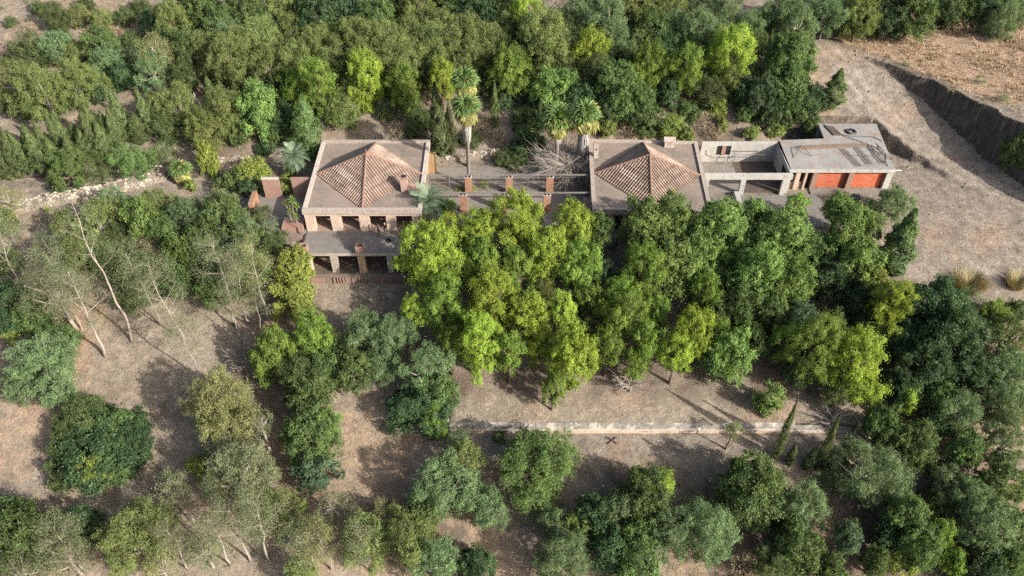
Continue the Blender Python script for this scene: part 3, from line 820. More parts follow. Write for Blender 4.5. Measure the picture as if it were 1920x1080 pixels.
# ------------------------------------------------------------------ rubble walls
def rubble_wall(name, pts, h, t, label, n_st, seed, stone=.2):
    """pts: world xy; wall follows the ground"""
    rng = random.Random(seed)
    r = tag(empty(name, (pts[0][0], pts[0][1], gz(*pts[0]))), label, 'wall', kind='thing')
    body = MB(); st = MB()
    ox, oy, oz = r.location
    for (x0, y0), (x1, y1) in zip(pts[:-1], pts[1:]):
        L_ = math.hypot(x1 - x0, y1 - y0); n = max(1, int(L_ / .8))
        nx_, ny_ = -(y1 - y0) / L_, (x1 - x0) / L_
        for i in range(n):
            a, b = i / n, (i + 1) / n
            P = [(x0 + (x1 - x0) * q, y0 + (y1 - y0) * q) for q in (a, b)]
            zs = [gz(*p) for p in P]; hh = [h * rng.uniform(.85, 1.05) for _ in P]
            vs = []
            for (px, py), z_, h_ in zip(P, zs, hh):
                for s_ in (-t / 2, t / 2):
                    vs += [(px + nx_ * s_ - ox, py + ny_ * s_ - oy, z_ - .5 - oz), (px + nx_ * s_ - ox, py + ny_ * s_ - oy, z_ + h_ - oz)]
            body.add(vs, [(0, 4, 5, 1), (2, 3, 7, 6), (1, 5, 7, 3), (0, 1, 3, 2), (4, 6, 7, 5)])
        for i in range(int(n_st * L_)):
            q = rng.random(); w = rng.uniform(-t * .55, t * .55); px, py = x0 + (x1 - x0) * q + nx_ * w, y0 + (y1 - y0) * q + ny_ * w
            s_ = stone * rng.uniform(.5, 1.3)
            if rng.random() < .5: z_ = gz(px, py) + h * .96
            else:
                z_ = gz(px, py) + rng.uniform(0, h)
                sd = -1 if rng.random() < .8 else 1
                px = x0 + (x1 - x0) * q + nx_ * t * .5 * sd; py = y0 + (y1 - y0) * q + ny_ * t * .5 * sd
            st.box(px - s_ * .7 - ox, px + s_ * .7 - ox, py - s_ * .5 - oy, py + s_ * .5 - oy, z_ - s_ * .4 - oz, z_ + s_ * .4 - oz, jit=s_ * .22, rng=rng)
    body.build('wall_core', M['stone_wall'], r)
    tag(st.build('stones', M['stone'], r), kind='stuff')
    return r
gp = lambda u, v, h=0: on_ground(u, v, h)[:2]
rubble_wall('dry_stone_wall', [gp(20, 398), gp(90, 382), gp(160, 368), gp(235, 352), gp(312, 333)], .75, 1.5, 'long pale dry stone wall along the driveway', 34, 1, .17)
rubble_wall('dry_stone_wall', [gp(405, 305), gp(460, 303), gp(512, 304)], .5, .5, 'short stone kerb wall left of the blue-green palm', 8, 2)
rubble_wall('garden_wall', [gp(815, 303), gp(850, 303), gp(895, 298), gp(935, 290)], .7, .5, 'low stone garden wall behind the paved court', 10, 3)
rubble_wall('garden_wall', [gp(938, 305), gp(962, 318), gp(985, 326)], .5, .5, 'little stone kerb beside the dark shrub on the court', 9, 4)
rubble_wall('garden_wall', [gp(965, 293), gp(985, 292), gp(1010, 296)], .9, .6, 'broken stone wall stub left of the dead thicket', 10, 6)
rubble_wall('dry_stone_wall', [gp(0, 672), gp(35, 652), gp(70, 630)], .6, .8, 'broken pale stone wall at the picture\'s left edge', 12, 7)

# low long retaining wall
rw = tag(empty('retaining_wall', (-6.6, 53.0, -10.2)), 'long low retaining wall with peeling pale render below the pines', 'wall', kind='thing')
rng = random.Random(12)
segs = np.linspace(0, 42.6, 15)
for a, b in zip(segs[:-1], segs[1:]):
    drop = 0 if b < 36 else (b - 36) * .1
    t1 = 1.2 - drop + rng.uniform(-.04, .04); m1 = .52 - drop * .5
    MB().add([(a, -.5, -.4), (b - .012, -.5, -.4), (b - .012, -.48, m1), (a, -.48, m1), (a, .1, -.4), (b - .012, .1, -.4), (b - .012, .1, m1), (a, .1, m1)],
             [(0, 1, 2, 3), (1, 5, 6, 2), (0, 3, 7, 4), (3, 2, 6, 7)]).build('lower_course', M['retain_low'], rw)
    MB().add([(a, -.36, m1 + .002), (b - .012, -.36, m1 + .002), (b - .012, -.3, t1), (a, -.3, t1 + rng.uniform(-.02, .02)), (a, .3, m1), (b - .012, .3, m1), (b - .012, .05, t1), (a, .05, t1)],
             [(0, 1, 2, 3), (3, 2, 6, 7), (1, 5, 6, 2), (0, 3, 7, 4)]).build('upper_course', M['retain_top'], rw)
    boxo('ledge', M['coping_pale'], rw, a, b - .012, -.53, -.35, m1 + .003, m1 + .05, jit=.012)
boxo('return_wall', M['retain_low'], rw, -.35, -.02, .1, 3.2, -1.4, 1.15, jit=.03)

# ------------------------------------------------------------------ foliage builders
def unit(v):
    return v / np.maximum(np.linalg.norm(v, axis=1, keepdims=True), 1e-9)
def leaf_tris(C, N, s, rng, asp=.6):
    """one small triangle per leaf spray: centres C, facing N, sizes s"""
    n = len(C)
    a = unit(np.cross(N, rng.normal(size=(n, 3))))
    b = np.cross(N, a)
    s = np.broadcast_to(s, (n,))[:, None]
    V = np.empty((n, 3, 3), np.float32)
    V[:, 0] = C + a * s
    V[:, 1] = C - a * s * .5 + b * s * asp
    V[:, 2] = C - a * s * .5 - b * s * asp
    return V
def mesh_from_tris(name, V):
    V = V.reshape(-1, 3)
    return np_mesh(name, V, np.arange(len(V)).reshape(-1, 3))

def lobes_dome(rng, w, h, n, rl, low=-.55):
    """lobe centres over an uneven dome of width w and height h; lobe radius about rl*w"""
    out = []
    ph = rng.random() * 6.28
    amp = rng.uniform(.62, 1.0, 7)
    for i in range(n):
        t = (i + .5) / n
        zc = 1 - t * (1 - low)
        az = i * 2.39996 + ph + rng.normal() * .25
        r = w * rl * rng.uniform(.6, 1.3)
        q = math.sqrt(max(0, 1 - zc * zc))
        k = amp[int((az % 6.283) / 6.284 * 7)] * rng.uniform(.72, 1.1)
        out.append((math.cos(az) * q * (w / 2 - r * .75) * k, math.sin(az) * q * (w / 2 - r * .75) * k, zc * (h / 2 - r * .6) * rng.uniform(.8, 1.05), r))
    for i in range(max(2, n // 5)):
        out.append((rng.normal() * w * .13, rng.normal() * w * .13, rng.uniform(-.15, .3) * h, w * rl * 1.05))
    return np.array(out)

def crown_lobes(rng, lobes, s, lai, clumps, spread, flat=1.0, face=.55, low=-.75, asp=.6):
    """leaves on the lobes, gathered in clumps so that each lobe breaks up like a cauliflower"""
    allV = []
    for i, (cx, cy, cz, r) in enumerate(lobes):
        n = int(4 * math.pi * r * r * lai / (.9 * s * s))
        cd = unit(rng.normal(size=(clumps, 3)))
        ch = rng.uniform(.68, 1.18, clumps)
        k = rng.integers(0, clumps, n)
        d = unit(cd[k] + rng.normal(size=(n, 3)) * spread)
        rr = r * ch[k] * (1 - .32 * rng.random(n) ** 2.0)
        off = np.linalg.norm(d - cd[k], axis=1)
        rr = rr * (1 - .22 * np.minimum(off / (spread * 1.6), 1.3) ** 2)
        out_ = rng.random(n) < .10
        rr = np.where(out_, r * ch[k] * rng.uniform(1.0, 1.28, n), rr)
        C = d * rr[:, None]; C[:, 2] *= flat
        keep = d[:, 2] > low
        C = C + np.array([cx, cy, cz])
        for j, (ox, oy, oz, orr) in enumerate(lobes):
            if j == i: continue
            if (ox - cx) ** 2 + (oy - cy) ** 2 + (oz - cz) ** 2 > (r + orr) ** 2 * 1.1: continue
            q = C - np.array([ox, oy, oz]); q[:, 2] /= flat
            keep &= (q ** 2).sum(1) > (orr * .72) ** 2
        C = C[keep]; d = d[keep]
        N = unit(d * face + np.array([0, 0, .18]) + rng.normal(size=d.shape) * .42)
        allV.append(leaf_tris(C, N, s * rng.uniform(.6, 1.3, len(C)), rng, asp))
    return np.concatenate(allV)

def limbs_mesh(name, rng, lobes, r0, drop, n=9):
    """limbs from the trunk head to the lobes; origin at the crown centre"""
    mb = MB()
    idx = rng.permutation(len(lobes))[:n]
    for i in idx:
        x, y, z, r = lobes[i]
        p0 = Vector((0, 0, -drop * rng.uniform(.1, 1.0)))
        p2 = Vector((x, y, z)) * .92
        p1 = p0.lerp(p2, .5) + Vector((0, 0, -.06 * p2.length)) + Vector(rng.normal(size=3) * .05 * p2.length)
        mb.tube([p0, p1, p2], [r0, r0 * .6, r0 * .2], 5, False)
    return mb.mesh(name, True)

def trunk_mesh(name, rng, lean=.0):
    """unit-high trunk, radius 1 at the base: scaled per tree"""
    mb = MB(); n = 7
    wob = rng.normal(size=(n, 2)) * .25
    path = [(wob[i][0] * math.sin(i / (n - 1) * 3.14), wob[i][1] * math.sin(i / (n - 1) * 3.14), i / (n - 1)) for i in range(n)]
    rad = [1.35, 1.0, .92, .86, .8, .74, .62]
    # tube() would shear on such a flat scale, so rings are laid level
    v = []; f = []
    for i, p in enumerate(path):
        for k in range(8):
            t = k * math.pi / 4; q = rad[i] * (1 + .12 * rng.normal() * (i == 0))
            v.append((p[0] + q * math.cos(t), p[1] + q * math.sin(t), p[2]))
    for i in range(n - 1):
        for k in range(8): f.append((i * 8 + k, i * 8 + (k + 1) % 8, (i + 1) * 8 + (k + 1) % 8, (i + 1) * 8 + k))
    mb.add(v, f)
    return mb.mesh(name, True)

PROTO = {}     # geometry kind -> list of (width, height, crown mesh, limbs mesh)
def measured(V):
    P = V.reshape(-1, 3)
    r = np.percentile(np.hypot(P[:, 0], P[:, 1]), 95); z0, z1 = np.percentile(P[:, 2], (2, 98))
    return 2 * r, z1 - z0, (z0 + z1) / 2
def proto(kind, name, V, limbs):
    w, h, zc = measured(V)
    V = V - np.array([0, 0, zc], np.float32)
    for v in limbs.vertices: v.co.z -= zc
    PROTO.setdefault(kind, []).append((w, h, mesh_from_tris(name, V), limbs))
def make_protos():
    rng = np.random.default_rng(21)
    for w, cnt in ((3.6, 3), (5.6, 4), (8.0, 5)):
        for k in range(cnt):
            # pine: many small round puffs with gaps between them
            h = w * rng.uniform(.82, 1.0)
            lb = lobes_dome(rng, w, h, {3.6: 16, 5.6: 24, 8.0: 34}[w], {3.6: .175, 5.6: .15, 8.0: .132}[w], -.75)
            proto('puff', 'pine_crown', crown_lobes(rng, lb, .060 + .0042 * w, 1.3, 16, .26, .85, .55, -.65, .36), limbs_mesh('pine_limbs', rng, lb, .03 * w, h * .3, 14))
            # broadleaf: larger lobes, larger leaves
            h = w * rng.uniform(.72, .9)
            lb = lobes_dome(rng, w, h, {3.6: 11, 5.6: 16, 8.0: 23}[w], {3.6: .2, 5.6: .17, 8.0: .15}[w], -.7)
            proto('clump', 'leafy_crown', crown_lobes(rng, lb, .068 + .0042 * w, 1.15, 26, .22, .85, .42, -.75, .55), limbs_mesh('leafy_limbs', rng, lb, .028 * w, h * .3))
            # olive-like: dense, fine, soft outline
            h = w * rng.uniform(.75, .95)
            lb = lobes_dome(rng, w, h, {3.6: 15, 5.6: 22, 8.0: 30}[w], {3.6: .165, 5.6: .14, 8.0: .125}[w], -.8)
            proto('fine', 'fine_crown', crown_lobes(rng, lb, .056 + .0036 * w, .95, 30, .24, .9, .25, -.85, .4), limbs_mesh('fine_limbs', rng, lb, .026 * w, h * .3))
            # airy: feathery, see-through
            h = w * rng.uniform(.75, .95)
            lb = lobes_dome(rng, w, h, {3.6: 16, 5.6: 24, 8.0: 34}[w], {3.6: .17, 5.6: .145, 8.0: .13}[w], -.8)
            proto('airy', 'airy_crown', crown_lobes(rng, lb, .075 + .003 * w, .36, 24, .40, .9, .2, -.85, .28), limbs_mesh('airy_limbs', rng, lb, .024 * w, h * .35, 16))
    for w, cnt in ((1.6, 3), (2.6, 3)):
        for k in range(cnt):
            for g, s, lai, fc, asp in (('clump', .085, 1.2, .4, .58), ('fine', .07, 1.0, .25, .4), ('airy', .08, .42, .2, .28), ('puff', .08, 1.2, .55, .38)):
                h = w * rng.uniform(.75, 1.0)
                lb = lobes_dome(rng, w, h, 8 if w < 2 else 11, .22 if w < 2 else .2, -.6)
                proto(g, 'shrub_crown', crown_lobes(rng, lb, s, lai, 9, .32, .9, fc, -.7, asp), limbs_mesh('shrub_limbs', rng, lb, .025 * w, h * .4, 7))
    # cypress spires, unit height 6
    for k in range(5):
        H_ = 6.0; R_ = [.62, .5, .8, .56, .7][k]
        n = 6500
        t = rng.random(n) ** .8
        prof = np.where(t < .22, .55 + .45 * t / .22, (1 - ((t - .22) / .78) ** 1.5)) * R_
        az = rng.random(n) * 6.283
        lump = (1 + .22 * np.sin(az * 3 + t * 17 + k) + .2 * np.sin(az * 5 - t * 29 + 2 * k)) * (1 + .3 * (rng.random(n) < .12) * rng.random(n))
        r = prof * lump * (1 - .3 * rng.random(n) ** 2)
        C = np.stack([np.cos(az) * r, np.sin(az) * r, t * H_ * .97 + .12], 1)
        N = unit(np.stack([np.cos(az), np.sin(az), np.full(n, .35)], 1) + rng.normal(size=(n, 3)) * .4)
        PROTO.setdefault('spire', []).append((2 * R_, H_, mesh_from_tris('cypress_crown', leaf_tris(C, N, .10 * rng.uniform(.6, 1.4, n), rng, .35)), None))
    PROTO['trunk'] = [trunk_mesh('trunk', rng) for _ in range(5)]
make_protos()

# kind: geometry, leaf material, bark, wording, category, object name, crown height / width, clear trunk / width
KIND = {
 'py': ('puff', 'py', 'bark', 'bright yellow-green pine', 'tree', 'pine_tree', 1.3, 0.35),
 'pg': ('puff', 'pg', 'bark', 'fresh green pine', 'tree', 'pine_tree', 1.3, 0.35),
 'po': ('puff', 'po', 'bark', 'dull olive-green pine', 'tree', 'pine_tree', 1.1, 0.3),
 'bb': ('clump', 'bb', 'bark', 'bright green leafy tree', 'tree', 'broadleaf_tree', 1.15, 0.2),
 'bm': ('clump', 'bm', 'bark', 'mid-green leafy tree', 'tree', 'broadleaf_tree', 1.0, 0.2),
 'bd': ('clump', 'bd', 'bark', 'dark green leafy tree', 'tree', 'broadleaf_tree', 0.95, 0.15),
 'bt': ('clump', 'bt', 'bark', 'blue-green leafy tree', 'tree', 'broadleaf_tree', 1.0, 0.15),
 'og': ('fine', 'og', 'bark_grey', 'grey-green olive-like tree', 'tree', 'olive_tree', 0.95, 0.15),
 'oo': ('fine', 'oo', 'bark_grey', 'dusty olive-green tree', 'tree', 'olive_tree', 0.95, 0.15),
 'od': ('fine', 'od', 'bark', 'deep olive bushy tree', 'tree', 'evergreen_tree', 0.9, 0.1),
 'fe': ('airy', 'fe', 'bark', 'feathery light green tree', 'tree', 'feathery_tree', 0.95, 0.2),
 'ff': ('fine', 'fe', 'bark', 'soft feathery green tree', 'tree', 'feathery_tree', 0.95, 0.2),
 'ea': ('airy', 'eu', 'bark_pale', 'thin grey-green gum tree', 'tree', 'gum_tree', .9, .5),
 'ey': ('airy', 'ey', 'bark_pale', 'thin yellow-green gum tree', 'tree', 'gum_tree', .9, .5),
 'fy': ('fine', 'ey', 'bark_pale', 'pale yellow-green gum tree', 'tree', 'gum_tree', 1.05, .4),
 'fg': ('fine', 'eu', 'bark_pale', 'leafy grey-green gum tree', 'tree', 'gum_tree', 1.0, .4),
 'ga': ('airy', 'gy', 'dead', 'grey leafless tree', 'tree', 'bare_tree', .85, .3),
 'sy': ('clump', 'ly', 'bark', 'yellow-green shrub', 'shrub', 'shrub', .85, .02),
 'sl': ('clump', 'lb', 'bark', 'lime green shrub', 'shrub', 'shrub', .85, .02),
 'sg': ('clump', 'bm', 'bark', 'green shrub', 'shrub', 'shrub', .8, .02),
 'sd': ('clump', 'bd', 'bark', 'dark green shrub', 'shrub', 'shrub', .8, .02),
 'so': ('fine', 'od', 'bark', 'dull olive shrub', 'shrub', 'shrub', .75, .02),
 'sz': ('airy', 'og', 'bark_grey', 'pale grey-green shrub', 'shrub', 'shrub', .8, .02),
 'sb': ('airy', 'dr', 'bark', 'dry brown shrub', 'shrub', 'dry_shrub', .75, .02),
 'cy': ('spire', 'cy', 'bark', 'dark green cypress', 'tree', 'cypress_tree', 1, 0),
}
PLANTS = []
_pr = random.Random(99)
def plant(kind, u, v, w, where, y=None, hc=None, ch=None, text=None, z=None):
    g, lm, bk, words, cat, name, chr_, clear = KIND[kind]
    ch = ch or chr_
    if hc is not None: hc *= .88
    w = w * 1.06
    if y is not None:
        x, Y, zc, t = at_y(u, v, y)
        wm = w * t / FPX
        hc_ = max(zc - gz(x, Y), wm * ch * .42)
    else:
        t = 95.0
        for _ in range(3):
            wm = w * t / FPX
            h_ = hc if hc is not None else wm * (ch * .5 + clear)
            x, Y, t = on_ground(u, v, h_)
        wm = w * t / FPX
        hc_ = h_
    gzv = gz(x, Y)
    cands = PROTO[g]
    best = sorted(cands, key=lambda p: abs(math.log(p[0] / wm)) + _pr.random() * .12)[0]
    root = empty(name, (x, Y, gzv - .03))
    s = wm / best[0]; sz = wm * ch / best[1]
    rz = _pr.random() * 6.28
    tr = max(.05, .028 * wm + .012 * hc_)
    link('trunk', PROTO['trunk'][_pr.randrange(5)], root, (0, 0, -.25), (0, 0, _pr.random() * 6), (tr, tr, hc_ + .25), M[bk])
    ax, ay = s * _pr.uniform(.9, 1.12), s * _pr.uniform(.9, 1.12); tilt = (_pr.uniform(-.14, .14), _pr.uniform(-.14, .14), rz)
    link('limbs', best[3], root, (0, 0, hc_), tilt, (ax, ay, sz), M[bk])
    link('crown', best[2], root, (0, 0, hc_), tilt, (ax, ay, sz), L[lm])
    root['category'] = cat
    PLANTS.append((root, text or words, where, u, v, w, kind))
    return root
def cypress(u, v, v_top, w, where, text=None, kind='cy', mat='cy'):
    """base pixel (u,v); crown top at pixel row v_top; width in pixels"""
    x, Y, t = on_ground(u, v)
    zt = at_y(u, v_top, Y)[2]
    g0 = gz(x, Y); h = max(.8, zt - g0); wm = w * t / FPX
    best = PROTO['spire'][_pr.randrange(5)]
    root = empty('cypress_tree', (x, Y, g0 - .03))
    link('trunk', PROTO['trunk'][_pr.randrange(5)], root, (0, 0, -.2), (0, 0, 0), (.09, .09, h * .35), M['bark'])
    link('crown', best[2], root, (0, 0, 0), (_pr.uniform(-.05, .05), _pr.uniform(-.05, .05), _pr.random() * 6.28), (wm / best[0] * _pr.uniform(.85, 1.15), wm / best[0] * _pr.uniform(.85, 1.15), h / best[1] * _pr.uniform(.88, 1.1)), L[mat])
    root['category'] = 'tree'
    PLANTS.append((root, text or 'dark green cypress', where, u, v, w, 'cy'))
    return root
ORD = ['leftmost', 'second from left', 'third from left', 'fourth from left', 'fifth from left', 'sixth from left', 'seventh from left', 'eighth from left', 'ninth from left',
       'tenth from left', 'eleventh from left', 'twelfth from left', 'thirteenth from left', 'fourteenth from left', 'fifteenth from left', 'sixteenth from left', 'seventeenth from left', 'eighteenth from left', 'nineteenth from left', 'twentieth from left']
def label_plants():
    by = {}
    for p in PLANTS: by.setdefault((p[1], p[2]), []).append(p)
    for (words, where), ps in by.items():
        ps.sort(key=lambda p: p[3])
        for i, p in enumerate(ps):
            lab = words + ' ' + where
            if len(ps) > 1:
                lab += ', ' + ('rightmost' if i == len(ps) - 1 else ORD[i])
                p[0]['group'] = words + 's ' + where
            p[0]['label'] = lab

# ------------------------------------------------------------------ tall gum trees with open crowns, each its own
def gum(u, v, h, where, spread=.22, f0=.45, leaf='eu', dens=1.0, seed=1, r0=.2, lean=(0, 0), text='tall pale-trunked gum tree', nb=13, bark='bark_pale'):
    rng = np.random.default_rng(seed)
    x, Y, t = on_ground(u, v)
    root = empty('gum_tree', (x, Y, gz(x, Y) - .05))
    tm = MB(); bm_ = MB(); tips = []; r0 *= .66; dens *= 1.15
    n = 10; P = []
    wob = np.cumsum(rng.normal(size=(n, 2)) * .012 * h, 0)
    for i in range(n):
        f = i / (n - 1)
        P.append(Vector((wob[i][0] + lean[0] * f * h, wob[i][1] + lean[1] * f * h, f * h)) if i else Vector((0, 0, 0)))
    tm.tube(P, [r0 * (1.25 if i == 0 else 1 - .85 * i / (n - 1)) for i in range(n)], 8)
    def along(f):
        k = min(int(f * (n - 1)), n - 2); return P[k].lerp(P[k + 1], f * (n - 1) - k)
    for b in range(nb):
        f = f0 + (1 - f0) * (b + rng.random()) / nb * .97
        az = b * 2.4 + rng.normal() * .5
        ln = h * spread * (1.15 - .6 * (f - f0) / (1 - f0)) * rng.uniform(.6, 1.2)
        p0 = along(f)
        up = rng.uniform(.5, 1.1)
        d = Vector((math.cos(az), math.sin(az), up)).normalized()
        p1 = p0 + d * ln * .5; p2 = p0 + d * ln + Vector((0, 0, -.05 * ln))
        rb = r0 * (1 - .8 * f) * .55
        bm_.tube([p0, p1, p2], [rb, rb * .65, rb * .22], 5, False)
        for s in range(4):
            q = rng.uniform(.35, 1.0); a2 = rng.random() * 6.28
            e = p0.lerp(p2, q)
            d2 = (d + Vector((math.cos(a2), math.sin(a2), rng.uniform(-.2, .6))) * .9).normalized()
            e2 = e + d2 * ln * rng.uniform(.25, .5)
            bm_.tube([e, e2], [rb * .35, rb * .08], 4, False)
            tips.append(e2); tips.append(e.lerp(e2, .55))
        tips.append(p2)
    T = np.array([list(p) for p in tips])
    k = int(46 * dens); rad = .045 * h * (.6 + spread)
    C = np.repeat(T, k, 0) + rng.normal(size=(len(T) * k, 3)) * np.array([rad, rad, rad * .8]) * np.repeat(rng.uniform(.5, 1.25, len(T)), k)[:, None]
    C[:, 2] -= rad * .25
    N = unit(rng.normal(size=C.shape) + np.array([.2, -.2, .35]))
    cm = mesh_from_tris('gum_crown', leaf_tris(C, N, .09 * rng.uniform(.6, 1.3, len(C)), rng, .28))
    tm.build('trunk', M[bark], root, True)
    bm_.build('branches', M[bark], root, True)
    link('crown', cm, root, mat=L[leaf])
    root['category'] = 'tree'
    PLANTS.append((root, text, where, u, v, 0, 'gum'))
    return root
def dead_tree(u, v, w, h, where, seed, text='grey leafless tree', name='dead_tree', flat=.5, n=26, fine=7, drop=0.0, mat='dead'):
    """bare grey branches fanning from one stump"""
    rng = np.random.default_rng(seed)
    x, Y, t = on_ground(u, v); wm = w * t / FPX
    root = empty(name, (x, Y, gz(x, Y)))
    st = MB().tube([(0, 0, -.2), (.05, 0, h * .3), (0, .05, h * .55)], [.16, .12, .05], 7)
    br = MB(); tw = MB()
    for i in range(n):
        az = i * 2.4 + rng.normal() * .3; ln = wm * .5 * rng.uniform(.5, 1.1)
        p0 = Vector((0, 0, h * rng.uniform(.1, .55)))
        d = Vector((math.cos(az), math.sin(az), rng.uniform(-.1, flat * 1.6)))
        p1 = p0 + d * ln * .55; p2 = p0 + d * ln * 1.0 + Vector((0, 0, -drop * ln))
        br.tube([p0, p1, p2], [.05, .035, .012], 4, False)
        for s in range(fine):
            e = p0.lerp(p1, rng.uniform(.4, 1)) if rng.random() < .4 else p1.lerp(p2, rng.random())
            d2 = (d.normalized() + Vector(rng.normal(size=3)) * .6)
            e2 = e + d2 * ln * rng.uniform(.12, .38)
            e3 = e2 + (d2 + Vector(rng.normal(size=3)) * .5) * ln * .12
            tw.tube([e, e2, e3], [.02, .012, .004], 3, False)
    st.build('trunk', M[mat], root, True); br.build('branches', M[mat], root); tw.build('twigs', M[mat], root)
    root['category'] = 'tree' if h > 2 else 'shrub'
    PLANTS.append((root, text, where, u, v, w, 'dead'))
    return root

# ------------------------------------------------------------------ palms
def fan_mesh(seed, r=1.05, droop=.25):
    rng = np.random.default_rng(seed); mb = MB(); n = 17
    pet = .85
    mb.tube([(0, 0, 0), (pet * .5, 0, .12), (pet, 0, .1)], [.04, .03, .02], 4, False)
    for i in range(n):
        a = R(-125 + 250 * i / (n - 1)); l = r * rng.uniform(.85, 1.08); w = .085
        d = Vector((math.cos(a), math.sin(a), 0)); s = Vector((-math.sin(a), math.cos(a), 0))
        o = Vector((pet, 0, .1)); f = .06 * (1 if i % 2 else -1)
        m_ = o + d * l * .6 + Vector((0, 0, .05)); e = o + d * l + Vector((0, 0, -droop * l * rng.uniform(.6, 1.3)))
        mb.add([o, m_ + s * w + Vector((0, 0, f)), e, m_ - s * w - Vector((0, 0, f))], [(0, 1, 2, 3)])
    return mb.mesh('fan_frond')
def pinnate_mesh(seed, l=2.3, droop=.55):
    rng = np.random.default_rng(seed); mb = MB(); n = 24
    def pt(f): return Vector((l * f * (1 - .12 * f), 0, l * (.42 * f - droop * f * f)))
    mb.tube([pt(i / 8) for i in range(9)], [.045 * (1 - .8 * i / 8) for i in range(9)], 4, False)
    for i in range(2, n + 1):
        f = i / n; p = pt(f)
        ll = .52 * math.sin(math.pi * min(1, .15 + .8 * f)) + .06
        for s in (-1, 1):
            d = Vector((.55, s * .85, .22 * (1 - f))).normalized()
            e = p + d * ll + Vector((0, 0, -.12 * ll))
            q = Vector((.035, 0, 0))
            mb.add([p - q, p + q, e + q * .3, e - q * .3], [(0, 1, 2, 3)])
    return mb.mesh('feather_frond')
FANS = [fan_mesh(1), fan_mesh(2, 1.1, .4)]
FANS_OLD = [fan_mesh(3, .95, .7)]
PINS = [pinnate_mesh(1, 2.3, .5), pinnate_mesh(2, 2.2, .75), pinnate_mesh(3, 2.0, .95)]
def fan_palm(u, v, crown_v, where, text, seed, size=1.0, skirt=2.2, fronds=30, old=9, hc=None, y=None, tr=.2):
    rng = random.Random(seed)
    if y is None: x, Y, t = on_ground(u, v)
    else: x, Y = at_y(u, v, y)[:2]
    g0 = gz(x, Y)
    h = hc if hc else at_y(u, crown_v, Y)[2] - g0
    root = empty('fan_palm', (x, Y, g0 - .05))
    MB().tube([(0, 0, -.1), (0, 0, .5), (.04, .02, h * .4), (.05, 0, h * .75), (0, 0, h)], [tr * 1.5, tr * 1.1, tr, tr * .95, tr * .9], 10).build('trunk', M['palm_trunk'], root, True)
    if skirt:
        mb = MB()
        for i in range(230):
            a = rng.uniform(0, 6.28); z0 = h - .15 - rng.random() ** .8 * skirt * .55; ln = rng.uniform(.5, 1.0) * skirt * .5
            r0 = tr * 1.1; r1 = tr * 1.1 + rng.uniform(.16, .42) * min(1, .4 + skirt * .3) * (1 - .35 * (h - z0) / skirt)
            d = Vector((math.cos(a), math.sin(a), 0)); s = Vector((-math.sin(a), math.cos(a), 0)) * rng.uniform(.04, .09)
            p0 = d * r0 + Vector((0, 0, z0)); p1 = d * r1 + Vector((0, 0, z0 - ln * .4)); p2 = d * (r1 * .92) + Vector((0, 0, z0 - ln))
            mb.add([p0 - s * .4, p0 + s * .4, p1 + s, p2 + s * .3, p2 - s * .3, p1 - s], [(0, 1, 2, 5), (5, 2, 3, 4)])
        tag(mb.build('dead_frond_skirt', M['skirt'], root), kind='stuff')
    for i in range(fronds + old):
        isold = i >= fronds
        f = i / (fronds + old)
        el = R(78 - 100 * f) if not isold else R(-25 - 45 * rng.random())
        az = i * 2.39996 + rng.uniform(-.2, .2)
        s = size * rng.uniform(.85, 1.1)
        me_ = rng.choice(FANS_OLD if isold else FANS)
        link('frond', me_, root, (0, 0, h - (.0 if not isold else .15)), (rng.uniform(-.25, .25), -el, az), (s, s, s), L['fany'] if isold or rng.random() < .08 else L['fan'])
    root['category'] = 'palm'
    PLANTS.append((root, text, where, u, v, 0, 'palm'))
    return root
def date_palm(u, v, crown_v, where, text, seed, size=1.0, fronds=34, y=None, hc=None):
    rng = random.Random(seed)
    if y is None: x, Y, t = on_ground(u, v)
    else: x, Y = at_y(u, v, y)[:2]
    g0 = gz(x, Y); h = hc if hc else at_y(u, crown_v, Y)[2] - g0
    root = empty('date_palm', (x, Y, g0 - .05))
    MB().tube([(0, 0, -.1), (0, 0, .4), (.05, 0, h * .6), (0, 0, h)], [.36, .27, .24, .28], 10).build('trunk', M['palm_trunk'], root, True)
    for i in range(fronds):
        f = i / fronds
        el = R(75 - 95 * f ** .9)
        s = size * rng.uniform(.88, 1.08)
        link('frond', PINS[min(2, int(f * 3))], root, (0, 0, h), (rng.uniform(-.15, .15), -el + R(22), i * 2.39996), (s, s, s), L['date'])
    root['category'] = 'palm'
    PLANTS.append((root, text, where, u, v, 0, 'palm'))
    return root
def blade_mesh(seed, n=26, l=.55, w=.045, droop=.3, flat=0.0):
    rng = np.random.default_rng(seed); mb = MB()
    for i in range(n):
        az = i * 2.4; el = R(85 - 110 * i / n) * (1 - flat) + R(25) * flat
        d = Vector((math.cos(az) * math.cos(el), math.sin(az) * math.cos(el), math.sin(el))); s = Vector((-math.sin(az), math.cos(az), 0)) * w
        ll = l * rng.uniform(.8, 1.15); m_ = d * ll * .55; e = d * ll + Vector((0, 0, -droop * ll * math.cos(el)))
        mb.add([-s * .5, s * .5, m_ + s, e, m_ - s], [(0, 1, 2, 4), (4, 2, 3)])
    return mb.mesh('leaf_rosette')
YUC = [blade_mesh(1), blade_mesh(2, 22, .6)]
